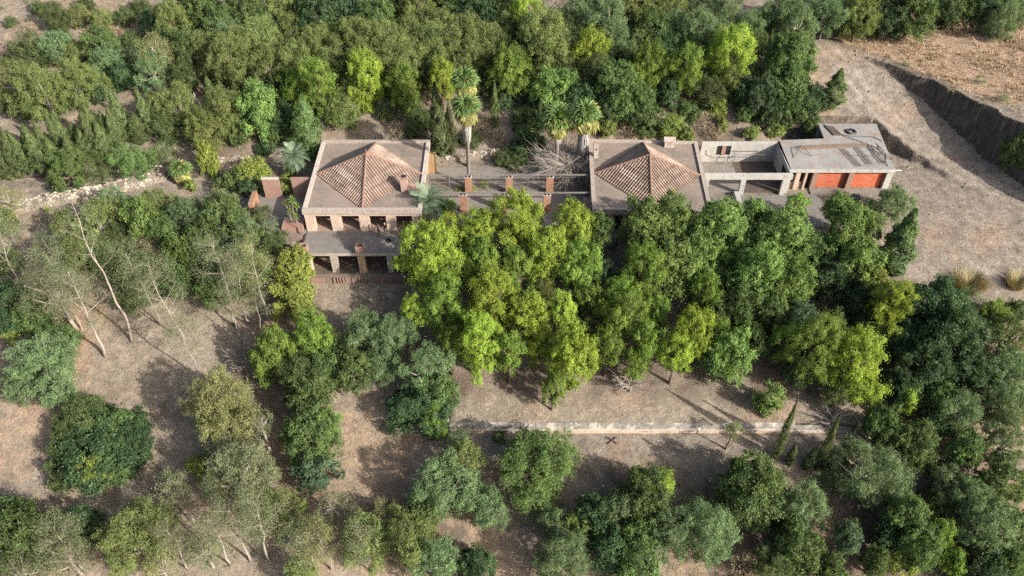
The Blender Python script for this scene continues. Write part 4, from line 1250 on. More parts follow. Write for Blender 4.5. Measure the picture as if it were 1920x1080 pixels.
def yucca(u, v, heads, where, text, seed, name='yucca_plant', lm='lb', scale=1.0, y=None):
    rng = random.Random(seed)
    if y is None: x, Y, t = on_ground(u, v); g0 = gz(x, Y)
    else: x, Y, g0, t = at_y(u, v, y)
    root = empty(name, (x, Y, g0))
    for (dx, dy, hh) in heads:
        MB().tube([(dx * .4, dy * .4, -.1), (dx * .8, dy * .8, hh * .5), (dx, dy, hh)], [.07, .055, .05], 6).build('stem', M['bark_grey'], root, True)
        s = scale * rng.uniform(.85, 1.15)
        link('leaf_rosette', rng.choice(YUC), root, (dx, dy, hh), (0, 0, rng.random() * 6), (s, s, s), L[lm])
    root['category'] = 'plant'
    PLANTS.append((root, text, where, u, v, 0, 'yucca'))
    return root

# ------------------------------------------------------------------ planting
def zone(where, rows, **k):
    for r in rows:
        kw = dict(k); 
        if len(r) > 4: kw.update(r[4])
        plant(r[0], r[1], r[2], r[3], kw.pop('where', where), **kw)
Z = zone
# --- front pine stand below the court
Z('in the stand below the pergola court', [
 ('py', 803, 478, 112, dict(hc=9.5, ch=1.05)), ('py', 847, 428, 48, dict(hc=9)), ('py', 898, 428, 66, dict(hc=9.5, ch=1.1)),
 ('py', 975, 412, 112, dict(hc=10, ch=.95)), ('py', 1030, 470, 66, dict(hc=9)), ('py', 1075, 428, 78, dict(hc=9.5, ch=1.2)),
 ('pg', 1088, 500, 70, dict(hc=8)), ('pg', 905, 490, 70, dict(hc=8)), ('pg', 970, 505, 66, dict(hc=7.5)), ('pg', 850, 520, 60, dict(hc=7.5))])
Z('in the lower pine stand above the retaining wall', [
 ('py', 923, 560, 92, dict(hc=8)), ('pg', 835, 568, 90, dict(hc=7)), ('py', 775, 582, 46, dict(hc=6)), ('py', 900, 642, 92, dict(hc=6.5)),
 ('py', 993, 592, 68, dict(hc=7)), ('py', 1057, 580, 50, dict(hc=8, ch=1.5)), ('py', 1075, 662, 92, dict(hc=6.5)), ('pg', 955, 655, 60, dict(hc=6)),
 ('pg', 1172, 592, 76, dict(hc=7, ch=1.2)), ('pg', 1213, 640, 62, dict(hc=6)), ('py', 1300, 622, 72, dict(hc=7)), ('py', 1268, 660, 60, dict(hc=6)), ('pg', 1037, 728, 46, dict(hc=4)),
 ('pg', 1140, 650, 52, dict(hc=5.5)), ('pg', 845, 645, 50, dict(hc=5.5)),
 ('pg', 1108, 560, 58, dict(hc=6)), ('pg', 1160, 555, 62, dict(hc=6.5)), ('pg', 1150, 622, 58, dict(hc=5)), ('pg', 1192, 682, 54, dict(hc=4)), ('py', 1010, 642, 58, dict(hc=5)), ('po', 1098, 622, 46, dict(hc=4)), ('pg', 1228, 588, 58, dict(hc=5.5)),
 ('po', 1020, 545, 52, dict(hc=5)), ('po', 960, 600, 50, dict(hc=5)), ('po', 875, 605, 52, dict(hc=5))])
Z('beside the yellow-tipped pines under the right house', [
 ('pg', 1207, 505, 78, dict(hc=8.5)), ('bm', 1130, 425, 48, dict(hc=8)), ('bt', 1132, 508, 48, dict(hc=6)), ('bb', 1207, 420, 82, dict(hc=8.5)),
 ('bb', 1262, 405, 72, dict(hc=8.5)), ('bb', 1265, 492, 86, dict(hc=7.5)), ('bm', 1238, 455, 60, dict(hc=7))])
Z('in front of the roofless court and garage', [
 ('bb', 1347, 430, 90, dict(hc=8)), ('bb', 1307, 480, 78, dict(hc=7.5)), ('lbt', 0, 0, 0) if False else ('bb', 1420, 402, 56, dict(hc=5.5, ch=.9)),
 ('bb', 1467, 443, 98, dict(hc=7, ch=.95)), ('pg', 1493, 384, 44, dict(hc=4.5, ch=.95)), ('bb', 1572, 388, 58, dict(hc=4.5, ch=.8)), ('bb', 1597, 442, 100, dict(hc=6, ch=.9)), ('bb', 1622, 410, 50, dict(hc=5, ch=.8)),
 ('bb', 1423, 508, 88, dict(hc=7)), ('bb', 1490, 525, 74, dict(hc=6.5)), ('bd', 1547, 520, 76, dict(hc=5)), ('bb', 1612, 497, 78, dict(hc=6.5)),
 ('bm', 1390, 575, 74, dict(hc=6)), ('bm', 1520, 470, 66, dict(hc=6)), ('bm', 1375, 470, 60, dict(hc=6)), ('pg', 1325, 548, 54, dict(hc=6.5)),
 ('og', 1668, 385, 80, dict(hc=2.6, ch=.8)), ('sy', 1643, 517, 32, dict(hc=6)), ('bm', 1345, 520, 50, dict(hc=5))])
cypress(1664, 512, 398, 60, 'at the right end of the leafy trees by the bare slope', 'broad dark cypress', mat='bm')
Z('above the right end of the retaining wall', [
 ('py', 1675, 572, 88, dict(hc=6.5, ch=1.1)), ('bb', 1373, 665, 82, dict(hc=5)), ('pg', 1527, 650, 94, dict(hc=6.5)), ('py', 1607, 682, 104, dict(hc=6)),
 ('bt', 1497, 600, 62, dict(hc=4.5)), ('pg', 1470, 640, 60, dict(hc=5)), ('bb', 1443, 745, 50, dict(hc=2.2)), ('bm', 1418, 640, 56, dict(hc=4.5)), ('bm', 1560, 600, 44, dict(hc=4)), ('bm', 1340, 592, 60, dict(hc=4.5)), ('pg', 1350, 628, 50, dict(hc=4.5)), ('bm', 1440, 582, 68, dict(hc=5)), ('bb', 1462, 560, 58, dict(hc=5.5)), ('bm', 1325, 665, 46, dict(hc=3)), ('pg', 1562, 640, 60, dict(hc=5)), ('bd', 1500, 690, 60, dict(hc=3.5)), ('od', 1570, 735, 50, dict(hc=3)), ('bb', 1400, 620, 50, dict(hc=4.5)), ('bd', 1630, 620, 60, dict(hc=3.5)), ('bd', 1610, 560, 60, dict(hc=4))])
Z('in the dark thicket right of the pines', [
 ('bd', 1747, 580, 110, dict(hc=5)), ('bd', 1775, 632, 130, dict(hc=5)), ('bd', 1735, 680, 96, dict(hc=4.5)), ('bd', 1700, 640, 70, dict(hc=4)), ('bd', 1820, 690, 90, dict(hc=4.5)),
 ('sz', 1813, 562, 52), ('pg', 1860, 590, 48, dict(hc=3)), ('od', 1885, 640, 90, dict(hc=4)), ('og', 1885, 705, 95, dict(hc=4.5)), ('bm', 1905, 590, 50, dict(hc=3)), ('bd', 1690, 725, 70, dict(hc=4))])
# --- centre left slope
Z('on the slope under the left house', [
 ('og', 683, 620, 78, dict(hc=4.5)), ('og', 738, 630, 74, dict(hc=4.5)), ('bm', 662, 690, 70, dict(hc=4)), ('og', 800, 688, 90, dict(hc=4.5)), ('pg', 518, 668, 84, dict(hc=4)),
 ('pg', 592, 632, 74, dict(hc=5)), ('og', 722, 680, 62, dict(hc=3.5)), ('bm', 615, 690, 70, dict(hc=4)), ('od', 560, 700, 70, dict(hc=4)), ('od', 640, 650, 50, dict(hc=3.5))])
Z('at the left end of the retaining wall', [('bd', 785, 770, 112, dict(hc=2.2, ch=.75)), ('pg', 812, 788, 56, dict(hc=2.0)), ('bm', 815, 735, 74, dict(hc=3))])
Z('on the bare slope below the house', [
 ('bm', 583, 728, 100, dict(hc=4.2, ch=.8)), ('bm', 580, 815, 106, dict(hc=4.2, ch=.8)), ('bt', 593, 880, 80, dict(hc=3, ch=.8)), ('bb', 612, 795, 50, dict(hc=4.2))])
plant('sy', 553, 500, 66, 'under the terrace brick stack', hc=5.2, ch=1.0, text='vivid yellow-green leafy bush')
plant('sy', 545, 555, 72, 'at the foot of the left house slope', hc=3.6, ch=1.0, text='vivid yellow-green leafy bush')
# --- round bush and neighbours, left foreground
Z('in the clearing, forming one big round bush', [
 ('bd', 195, 828, 165, dict(hc=1.5, ch=.45)), ('bd', 250, 815, 66, dict(hc=1.4)), ('od', 135, 800, 70, dict(hc=1.3)), ('bm', 235, 790, 56, dict(hc=1.8)), ('od', 128, 845, 84, dict(hc=1.2)), ('sy', 180, 880, 66, dict(hc=3.0)), ('bm', 210, 805, 90, dict(hc=2.1, ch=.55)),
 ('od', 160, 778, 84, dict(hc=1.6)), ('sd', 245, 840, 70, dict(hc=1.6)), ('od', 122, 895, 56, dict(hc=.9)), ('sg', 228, 885, 50, dict(hc=1.4))])
plant('og', 83, 690, 142, 'at the left edge above the clearing', hc=4, ch=.75)
plant('og', 40, 725, 60, 'at the left edge above the clearing', hc=2.5)
Z('by the clearing beside the round bush', [
 ('fy', 418, 768, 116, dict(hc=6, ch=1.15)), ('fg', 450, 888, 112, dict(hc=6)), ('sy', 385, 872, 58, dict(hc=2.5)), ('ea', 487, 790, 54, dict(hc=6)),
 ('ea', 322, 915, 62, dict(hc=5, ch=1.3)), ('ea', 420, 840, 70, dict(hc=5))])
Z('in the bottom left corner', [('bm', 45, 1000, 116, dict(hc=3.5)), ('bd', 143, 985, 84, dict(hc=3.5)), ('ea', 125, 1040, 96, dict(hc=5)), ('bm', 20, 960, 60, dict(hc=3)),
 ('ea', 40, 1070, 80, dict(hc=4)), ('bm', 85, 1040, 50, dict(hc=3))])
Z('along the bottom edge below the round bush', [('oo', 257, 1008, 124, dict(hc=4.5)), ('ea', 383, 1030, 70, dict(hc=4)), ('ey', 300, 1060, 60, dict(hc=4))])
Z('along the bottom edge below the bare slope', [('oo', 520, 950, 84, dict(hc=4.5)), ('ea', 573, 1012, 96, dict(hc=5)), ('ea', 625, 950, 62, dict(hc=4.5)), ('oo', 683, 1010, 100, dict(hc=4.5)),
 ('ey', 720, 965, 56, dict(hc=3.5)), ('oo', 765, 1005, 100, dict(hc=4.5)), ('og', 812, 1050, 96, dict(hc=4)), ('bd', 893, 1060, 72, dict(hc=3)), ('oo', 560, 1075, 60, dict(hc=3))])
Z('below the retaining wall', [('ff', 1007, 868, 138, dict(hc=4.2)), ('og', 838, 910, 126, dict(hc=4.2)), ('oo', 872, 858, 64, dict(hc=4.5)), ('og', 915, 948, 74, dict(hc=3)), ('sg', 937, 818, 24),
 ('sz', 862, 828, 44), ('fe', 1010, 935, 80, dict(hc=2.5)), ('bm', 800, 945, 70, dict(hc=3))])
Z('along the bottom edge in the middle', [('og', 1053, 1052, 104, dict(hc=4)), ('bb', 1080, 990, 50, dict(hc=3.5)), ('bd', 1120, 962, 76, dict(hc=4)), ('og', 1040, 978, 60, dict(hc=3)), ('bm', 1207, 925, 96, dict(hc=4.5)), ('py', 1243, 905, 44, dict(hc=4.5)),
 ('og', 1160, 952, 62, dict(hc=4.5)), ('bm', 1190, 990, 60, dict(hc=4)), ('bm', 1203, 1055, 92, dict(hc=3.5)), ('og', 1262, 985, 72, dict(hc=4.5)), ('bd', 1140, 1020, 80, dict(hc=3.5)), ('bd', 1225, 975, 60, dict(hc=3.5))])
Z('below the two slim cypresses', [('bm', 1407, 912, 112, dict(hc=4.5, ch=1.0)), ('og', 1624, 888, 128, dict(hc=4.2, ch=.85)), ('og', 1510, 945, 84, dict(hc=3.5)), ('og', 1323, 1000, 112, dict(hc=4)), ('bm', 1445, 905, 40, dict(hc=4.5)), ('so', 1475, 985, 50)])
Z('in the bottom right woodland', [('bm', 1500, 1025, 92, dict(hc=4)), ('bt', 1593, 1010, 58, dict(hc=4.5)), ('bm', 1700, 970, 84, dict(hc=4.5)), ('pg', 1765, 1000, 52, dict(hc=4)), ('bm', 1725, 1020, 80, dict(hc=4)),
 ('pg', 1790, 1058, 44, dict(hc=3)), ('bm', 1897, 1045, 70, dict(hc=3.5)), ('bd', 1850, 1070, 70, dict(hc=3)), ('sy', 1690, 1055, 48, dict(hc=2.5)), ('bm', 1560, 1065, 60, dict(hc=3)), ('bm', 1640, 1050, 60, dict(hc=3)), ('od', 1450, 1055, 70, dict(hc=3)), ('bd', 1660, 1000, 50, dict(hc=3)), ('sb', 1400, 1060, 60)])
Z('in the woodland at the right edge', [('bm', 1657, 793, 68, dict(hc=4)), ('py', 1702, 748, 40, dict(hc=4)), ('bm', 1712, 830, 80, dict(hc=4)), ('og', 1800, 772, 84, dict(hc=4)), ('og', 1865, 755, 86, dict(hc=4)), ('bm', 1810, 842, 66, dict(hc=4)),
 ('og', 1880, 828, 84, dict(hc=4)), ('bm', 1880, 905, 84, dict(hc=4)), ('og', 1822, 935, 76, dict(hc=4)), ('og', 1850, 990, 100, dict(hc=4.5)), ('sz', 1757, 880, 48), ('bm', 1755, 735, 60, dict(hc=3.5)), ('og', 1775, 900, 56, dict(hc=3)), ('oo', 1905, 760, 60, dict(hc=3.5)), ('bd', 1745, 795, 60, dict(hc=3)), ('od', 1760, 945, 60, dict(hc=2.5)), ('bm', 1905, 980, 60, dict(hc=3.5))])
cypress(1452, 862, 758, 19, 'beside the right end of the retaining wall', 'slim dark cypress')
cypress(1530, 884, 782, 19, 'beside the right end of the retaining wall', 'slim dark cypress')
cypress(1478, 872, 832, 16, 'at the foot of the slim cypresses', 'small young cypress')
cypress(1510, 880, 838, 20, 'at the foot of the slim cypresses', 'small young cypress')
cypress(1550, 888, 858, 14, 'at the foot of the slim cypresses', 'small young cypress')
gum(1360, 842, 3.6, 'on the path under the retaining wall', .34, .62, leaf='oo', dens=.55, seed=71, r0=.17, lean=(.06, -.02), text='small spindly tree with bent dark trunk', nb=7, bark='bark')
# --- left middle thicket below the drive
Z('in the thicket below the driveway', [
 ('bb', 262, 412, 78, dict(hc=5)), ('bm', 415, 402, 84, dict(hc=5.5)), ('og', 350, 408, 80, dict(hc=5)), ('oo', 187, 417, 84, dict(hc=4.5)), ('oo', 295, 385, 62, dict(hc=4)), ('bb', 340, 473, 64, dict(hc=4.5)),
 ('bd', 417, 492, 76, dict(hc=4.5)), ('bt', 445, 470, 50, dict(hc=4.5)), ('sb', 285, 465, 56, dict(hc=3)), ('od', 267, 508, 76, dict(hc=3.5)), ('od', 207, 487, 66, dict(hc=3.5)), ('oo', 150, 477, 72, dict(hc=4)),
 ('oo', 127, 425, 62, dict(hc=4)), ('bm', 310, 430, 60, dict(hc=4)), ('bm', 380, 450, 66, dict(hc=5)), ('og', 460, 420, 40, dict(hc=4)), ('fe', 478, 505, 66, dict(hc=6, ch=1.2)), ('bm', 330, 520, 64, dict(hc=3)), ('od', 230, 445, 60, dict(hc=3.5)), ('bm', 395, 540, 56, dict(hc=3)), ('og', 210, 375, 46, dict(hc=3.5)), ('od', 245, 550, 60, dict(hc=2.5)), ('od', 440, 545, 44, dict(hc=2.5))])
Z('at the left edge below the driveway', [('bd', 18, 560, 66, dict(hc=4)), ('sd', 30, 600, 50, dict(hc=2)), ('bm', 62, 585, 62, dict(hc=3)), ('ea', 100, 540, 110, dict(hc=7)), ('sl', 22, 630, 30, dict(hc=1.6)), ('sl', 48, 612, 28, dict(hc=1.8)),
 ('od', 12, 490, 50, dict(hc=3.5)), ('ea', 100, 470, 70, dict(hc=5)), ('ey', 14, 375, 50, dict(hc=4)), ('sg', 110, 635, 62, dict(hc=1.6)), ('od', 75, 630, 44, dict(hc=1.5)), ('oo', 5, 415, 46, dict(hc=3))])
gumslope = 'on the bare slope below the thicket'
gum(197, 668, 13, gumslope, .24, .4, seed=11, r0=.26)
gum(247, 640, 19, gumslope, .13, .55, seed=12, r0=.23, dens=.5, nb=10)
gum(437, 610, 13, gumslope, .22, .45, seed=13, r0=.2)
gum(470, 606, 11, gumslope, .18, .5, seed=14, r0=.15, dens=.8)
gum(507, 600, 11, gumslope, .2, .45, leaf='ey', seed=15, r0=.22, dens=1.0)
gum(373, 717, 11, gumslope, .2, .45, seed=16, r0=.15, dens=.7)
gum(348, 640, 12, gumslope, .24, .35, seed=17, r0=.15, dens=.8)
gum(494, 641, 8, gumslope, .14, .5, seed=18, r0=.09, dens=.5)
gum(453, 644, 9, gumslope, .18, .5, seed=19, r0=.1, dens=.6)
gum(300, 610, 11, gumslope, .26, .4, seed=20, r0=.13, dens=.9)
gum(155, 620, 11, gumslope, .26, .4, seed=21, r0=.15, dens=.9)
gum(60, 560, 12, gumslope, .24, .4, seed=22, r0=.16, dens=1.0)
gum(20, 480, 11, gumslope, .22, .4, seed=32, r0=.16, dens=.9)
g2 = 'rising from the bottom edge'
gum(433, 1058, 9, g2, .24, .5, seed=23, r0=.2, dens=.8)
gum(470, 1052, 10, g2, .24, .5, seed=24, r0=.19)
gum(507, 1050, 11, g2, .26, .45, seed=25, r0=.22)
gum(355, 1068, 8, g2, .22, .5, seed=26, r0=.16, dens=.8)
gum(620, 1068, 8, g2, .3, .4, leaf='ey', seed=27, r0=.14)
gum(160, 1070, 9, g2, .28, .4, seed=28, r0=.15)
gum(700, 1075, 8, g2, .3, .4, seed=29, r0=.13)
gum(365, 985, 7, 'in the clearing right of the round bush', .22, .4, seed=30, r0=.1, dens=.7)
dead_tree(462, 690, 70, 2.0, 'on the slope between the gums and pines', 41, text='grey dead bush', name='dead_shrub')
dead_tree(1180, 735, 62, 3.0, 'just above the retaining wall', 42, flat=1.0)
dead_tree(1555, 800, 60, 2.4, 'drooping over the right end of the retaining wall', 43)
dead_tree(1066, 330, 122, 3.6, 'sprawling between the fan palms and right house', 44, text='large grey dead thicket', n=70, fine=22, flat=.4, drop=.25)
dead_tree(1086, 322, 90, 3.2, 'against the west wall of the right house', 45, text='grey dead thicket', n=56, fine=18, flat=.4, drop=.3)
# --- around the left house and drive
Z('along the driveway stone wall', [('ff', 127, 325, 80, dict(hc=1.9)), ('fe', 190, 315, 60, dict(hc=1.5)), ('ff', 253, 307, 66, dict(hc=1.7)), ('fe', 303, 290, 42, dict(hc=1.1))])
for r_ in PLANTS[-4:]: pass
plant('sy', 388, 288, 34, 'by the yellowing fan palm', hc=3.6, ch=1.2, text='upper lobe of pale lime columnar shrub') if False else None
plant('sy', 388, 300, 38, 'by the yellowing fan palm', hc=2.6, ch=1.9, text='tall pale lime columnar shrub')
Z('between the driveway and the brick walls', [('sy', 478, 322, 60, dict(hc=1.8)), ('sg', 437, 338, 48, dict(hc=1.3)), ('sl', 505, 350, 30, dict(hc=1.2)), ('sl', 357, 345, 22, dict(hc=1.0)), ('sl', 535, 345, 30, dict(hc=1.4)), ('sg', 447, 264, 28, dict(hc=.9)), ('sd', 497, 277, 32, dict(hc=1.1)), ('so', 415, 348, 34, dict(hc=.9)), ('sl', 545, 318, 26, dict(hc=1.2)), ('sb', 410, 370, 36, dict(hc=.8)), ('sd', 470, 350, 40, dict(hc=1.0)), ('so', 487, 400, 34, dict(hc=1.6)), ('sg', 480, 440, 36, dict(hc=2.2)), ('so', 515, 455, 40, dict(hc=1.2)), ('sz', 505, 425, 34, dict(hc=1.2))])
fan_palm(345, 340, 312, 'beside the driveway end', 'short yellowing fan palm', 51, .95, 0, 22, 9, hc=1.6)
fan_palm(838, 400, 385, 'beside the date palm at the court edge', 'small green fan palm', 52, .75, 0, 18, 3, hc=.9)
fan_palm(985, 262, 250, 'in the shade behind the court', 'small dark fan palm', 53, .8, 0, 16, 2, hc=.8)
fan_palm(880, 352, 206, 'standing on the court in front of its twin', 'tall fan palm with shaggy grey skirt', 54, 1.12, 4.2, 32, 14)
fan_palm(878, 312, 154, 'just behind the skirted palm', 'tallest fan palm', 55, 1.05, 1.8, 32, 10)
fan_palm(1042, 318, 226, 'left of the pair by the dead thicket', 'leafy fan palm', 56, 1.3, 3.0, 34, 9, tr=.26)
fan_palm(1090, 322, 218, 'right of the pair, with thick grey trunk', 'leafy fan palm', 57, 1.2, 5.5, 30, 12, tr=.36)
date_palm(560, 334, 293, 'behind the brick wall beside the left house', 'blue-green date palm', 58, 1.0)
date_palm(808, 428, 352, 'at the right front corner of the left house', 'blue-green date palm', 59, 1.15, y=75.6, hc=4.2)
yucca(548, 417, [(-.3, .2, 2.6), (.5, .1, 3.2), (.1, -.3, 1.8), (.9, 0, 2.4)], 'beside the left house corner', 'clump of palm-like yuccas', 61, scale=1.3, y=74.3)
yucca(530, 450, [(0, 0, .7), (.6, .2, .5), (-.5, .3, .6)], 'below the brick planter', 'low spiky yuccas', 62, lm='eu', scale=1.2)
yucca(562, 437, [(0, 0, 2.5)], 'beside the first loggia pier', 'single thin yucca', 63, y=73.2)
yucca(885, 360, [(0, 0, .4)], 'beside the pergola pier on the court', 'small spiky plant', 64, lm='ly', scale=1.6)
yucca(860, 360, [(0, 0, .3), (.5, 0, .4)], 'behind the pergola on the court', 'low yellow-green plant', 65, lm='ly', scale=1.3)
yucca(963, 200, [(0, 0, .15)], 'on the dark bank behind the court', 'pale agave rosette', 66, name='agave', lm='og', scale=2.0)
yucca(905, 352, [(0, 0, .4), (.4, .1, .3)], 'right of the skirted palm', 'bright spiky plant', 67, lm='ly', scale=1.5)
yucca(95, 405, [(0, 0, .9)], 'on the driveway edge', 'lone yellow-green fan plant', 68, lm='ly', scale=1.3)
# hedge of cypresses above the drive
hr = random.Random(4)
for i in range(30):
    f = i / 29
    u = -4 + 286 * f + hr.uniform(-4, 4); v = 338 - 82 * f ** .9 + hr.uniform(-7, 9) + (12 if i % 3 == 0 else 0)
    cypress(u, v, v - hr.uniform(52, 92), hr.uniform(22, 36), 'in the hedge above the driveway', 'olive-green hedge cypress' if i % 2 else 'dark green hedge cypress', mat='cy' if i % 2 == 0 else 'od')
cypress(582, 296, 184, 52, 'against the back corner of the left house', 'broad cone-shaped cypress', mat='bm')
cypress(829, 292, 150, 34, 'at the back right corner of the left house', 'tall ragged cypress')
cypress(845, 292, 200, 24, 'at the back right corner of the left house', 'tall ragged cypress')
cypress(927, 243, 152, 17, 'behind the court right of the tall palms', 'pencil-thin cypress')
cypress(1008, 245, 168, 11, 'in the deep shade behind the court', 'pencil-thin cypress')
cypress(1556, 200, 124, 38, 'standing beside the dirt road', 'lone cone-shaped cypress')
# shrubs behind the court and houses
Z('on the shaded bank behind the court', [('so', 945, 298, 40, dict(hc=.9)), ('so', 825, 290, 30, dict(hc=.7)), ('sb', 905, 240, 36, dict(hc=.8)), ('sd', 970, 280, 46, dict(hc=1.0)), ('sb', 935, 255, 36, dict(hc=.8)), ('sd', 1005, 270, 50, dict(hc=1.2)), ('so', 965, 305, 34, dict(hc=.8)), ('sd', 1015, 215, 52, dict(hc=1.4)), ('so', 905, 165, 36, dict(hc=1.4)), ('sd', 985, 170, 50, dict(hc=1.5)), ('so', 985, 225, 50, dict(hc=1.0)), ('sd', 940, 190, 40, dict(hc=1.2)), ('so', 880, 262, 40, dict(hc=.8))])
Z('on the bank behind the left house', [('so', 770, 205, 52, dict(hc=.9)), ('so', 725, 205, 40, dict(hc=.8)), ('sb', 745, 245, 40, dict(hc=.6)), ('so', 780, 245, 40, dict(hc=.7)), ('sd', 640, 215, 34, dict(hc=1.0)), ('so', 800, 225, 44, dict(hc=.8)), ('so', 655, 195, 36, dict(hc=1.2))])
Z('on the bank behind the right house', [('sl', 1140, 243, 38, dict(hc=1.0)), ('sl', 1257, 242, 52, dict(hc=1.4)), ('sb', 1175, 250, 40, dict(hc=.6)), ('sg', 1215, 222, 62, dict(hc=1.8)), ('sl', 1285, 250, 34, dict(hc=1.0)), ('sb', 1320, 225, 40, dict(hc=.6)), ('sd', 1180, 225, 46, dict(hc=1.2)), ('sb', 1340, 250, 36, dict(hc=.5)), ('sg', 1290, 208, 40, dict(hc=1.0))])
Z('on the bank behind the roofless court', [('sl', 1408, 250, 28, dict(hc=.8)), ('sl', 1450, 244, 32, dict(hc=.9)), ('sl', 1353, 232, 28, dict(hc=.7)), ('sb', 1430, 240, 30, dict(hc=.5)), ('sg', 1518, 230, 36, dict(hc=1.0)), ('so', 1475, 232, 30, dict(hc=.7)), ('sy', 1345, 200, 34, dict(hc=1.2)), ('so', 1500, 215, 26, dict(hc=.7))])
# --- wood behind the left house and to its left
Z('in the wood left of the left house', [
 ('po', 383, 245, 72, dict(hc=2.8)), ('oo', 337, 200, 74), ('od', 317, 235, 62, dict(hc=2.2)), ('oo', 417, 203, 74, dict(hc=3.6)), ('bb', 485, 208, 78, dict(hc=3.8)), ('bd', 530, 222, 56), ('pg', 593, 170, 86, dict(hc=4.6)),
 ('pg', 547, 160, 44), ('od', 370, 225, 50), ('oo', 440, 240, 46, dict(hc=1.8)), ('bm', 515, 250, 46, dict(hc=2.0)), ('po', 300, 205, 50)])
for i, (u, v, vt, w) in enumerate([(398, 190, 140, 20), (420, 188, 145, 18), (444, 190, 145, 18), (470, 195, 140, 18), (492, 188, 130, 20), (515, 190, 132, 20), (540, 195, 125, 18), (455, 170, 118, 18), (625, 165, 110, 18), (700, 175, 120, 16), (722, 180, 118, 16), (735, 178, 128, 12), (765, 175, 122, 14), (857, 170, 98, 20), (874, 170, 112, 14), (893, 165, 108, 14)]):
    cypress(u, v, vt, w, 'in the wood behind and left of the left house', 'narrow dark cypress')
dead_tree(372, 205, 16, 4.5, 'in the wood left of the left house', 46, text='thin grey snag', n=10, fine=3)
dead_tree(381, 220, 16, 4.5, 'in the wood left of the left house', 47, text='thin grey snag', n=10, fine=3)
Z('directly behind the left house', [('py', 683, 147, 72, dict(hc=4.8)), ('pg', 757, 163, 64, dict(hc=4)), ('py', 827, 147, 52, dict(hc=4.6, ch=1.2)), ('pg', 957, 132, 68, dict(hc=4.8, ch=1.2)), ('po', 655, 175, 46, dict(hc=2.5)), ('oo', 640, 210, 60, dict(hc=2.4)), ('od', 720, 150, 46), ('od', 790, 140, 50), ('od', 905, 130, 50)])
Z('on the scrub slope in the top left corner', [
 ('od', 103, 30, 51), ('oo', 147, 30, 37), ('oo', 190, 38, 41), ('so', 233, 30, 39), ('bd', 283, 47, 46), ('od', 60, 97, 63), ('og', 110, 87, 55), ('oo', 143, 100, 43), ('bm', 187, 87, 60), ('og', 207, 117, 56), ('og', 257, 107, 43),
 ('ey', 290, 97, 65), ('og', 283, 133, 68), ('bd', 227, 140, 48), ('od', 343, 140, 56), ('sb', 60, 55, 34, dict(hc=.6)), ('so', 160, 8, 34), ('sb', 215, 60, 30, dict(hc=.6)), ('so', 120, 62, 25), ('so', 265, 12, 34), ('so', 20, 40, 22), ('so', 70, 12, 29), ('so', 245, 75, 34), ('sb', 35, 110, 34, dict(hc=.5)), ('sb', 170, 60, 30, dict(hc=.5)), ('so', 15, 115, 25)])
Z('in the olive clump at the left edge', [('oo', 30, 153, 75), ('oo', 80, 173, 88), ('oo', 143, 153, 79), ('oo', 37, 197, 45), ('od', 7, 190, 41), ('bd', 60, 205, 36), ('bd', 175, 170, 39), ('oo', 190, 160, 39)])
Z('in the upper wood left of centre', [
 ('po', 327, 47, 76, dict(hc=4)), ('bm', 383, 18, 70), ('bm', 417, 48, 64), ('og', 433, 72, 64), ('po', 520, 13, 60), ('bd', 597, 33, 82), ('oo', 487, 73, 74), ('oo', 547, 57, 60), ('oo', 433, 110, 88), ('oo', 400, 128, 50), ('oo', 500, 123, 72),
 ('oo', 467, 92, 72), ('oo', 560, 107, 70), ('oo', 602, 82, 74), ('oo', 622, 118, 66), ('bm', 460, 25, 70), ('bd', 560, 20, 60), ('bm', 350, 90, 56), ('oo', 385, 90, 60), ('bm', 640, 70, 50), ('od', 590, 130, 50), ('od', 350, 15, 50), ('bm', 490, 40, 60), ('bd', 520, 60, 50), ('od', 430, 140, 46), ('og', 310, 75, 46)])
Z('in the upper wood behind the left house', [
 ('bt', 655, 28, 66), ('bm', 707, 42, 74), ('bm', 742, 20, 66), ('po', 783, 13, 74), ('po', 827, 47, 52), ('bm', 847, 18, 58), ('bd', 907, 20, 76), ('bd', 920, 45, 56), ('oo', 670, 80, 88), ('oo', 723, 87, 84), ('oo', 773, 75, 74),
 ('oo', 815, 85, 78), ('oo', 873, 78, 92), ('oo', 925, 85, 74), ('oo', 682, 113, 72), ('oo', 750, 112, 82), ('oo', 820, 108, 70), ('oo', 885, 105, 66), ('bd', 690, 15, 60), ('bd', 870, 42, 60), ('bd', 790, 45, 60), ('bm', 640, 10, 50), ('od', 950, 70, 50), ('od', 650, 120, 50), ('bd', 820, 15, 46)])
Z('in the upper wood above the court', [
 ('oo', 960, 45, 66), ('py', 990, 30, 60, dict(hc=5)), ('ga', 1027, 18, 58, dict(hc=4)), ('oo', 1017, 78, 110), ('oo', 1040, 105, 70), ('og', 1083, 33, 72), ('og', 1140, 45, 88), ('og', 1147, 75, 74), ('po', 1173, 15, 66), ('od', 990, 108, 60), ('bd', 950, 15, 60), ('od', 1060, 60, 60), ('od', 1000, 135, 46), ('bm', 1110, 15, 56), ('od', 1085, 80, 56)])
Z('behind the twin fan palms and right house', [
 ('bb', 1033, 172, 72, dict(hc=3.4)), ('bb', 1062, 160, 50, dict(hc=3.4)), ('py', 1108, 98, 66, dict(hc=5)), ('od', 1118, 140, 84), ('bm', 1160, 165, 80), ('pg', 1220, 122, 66, dict(hc=4.4)), ('pg', 1286, 130, 66, dict(hc=4.6)), ('bm', 1195, 185, 56), ('bd', 1090, 185, 60), ('bd', 1140, 200, 56), ('pg', 1190, 150, 44), ('od', 1060, 130, 60), ('bd', 1250, 175, 46), ('so', 1180, 110, 46)])
cypress(1183, 125, 62, 24, 'in the wood above the right house', 'narrow dark cypress')
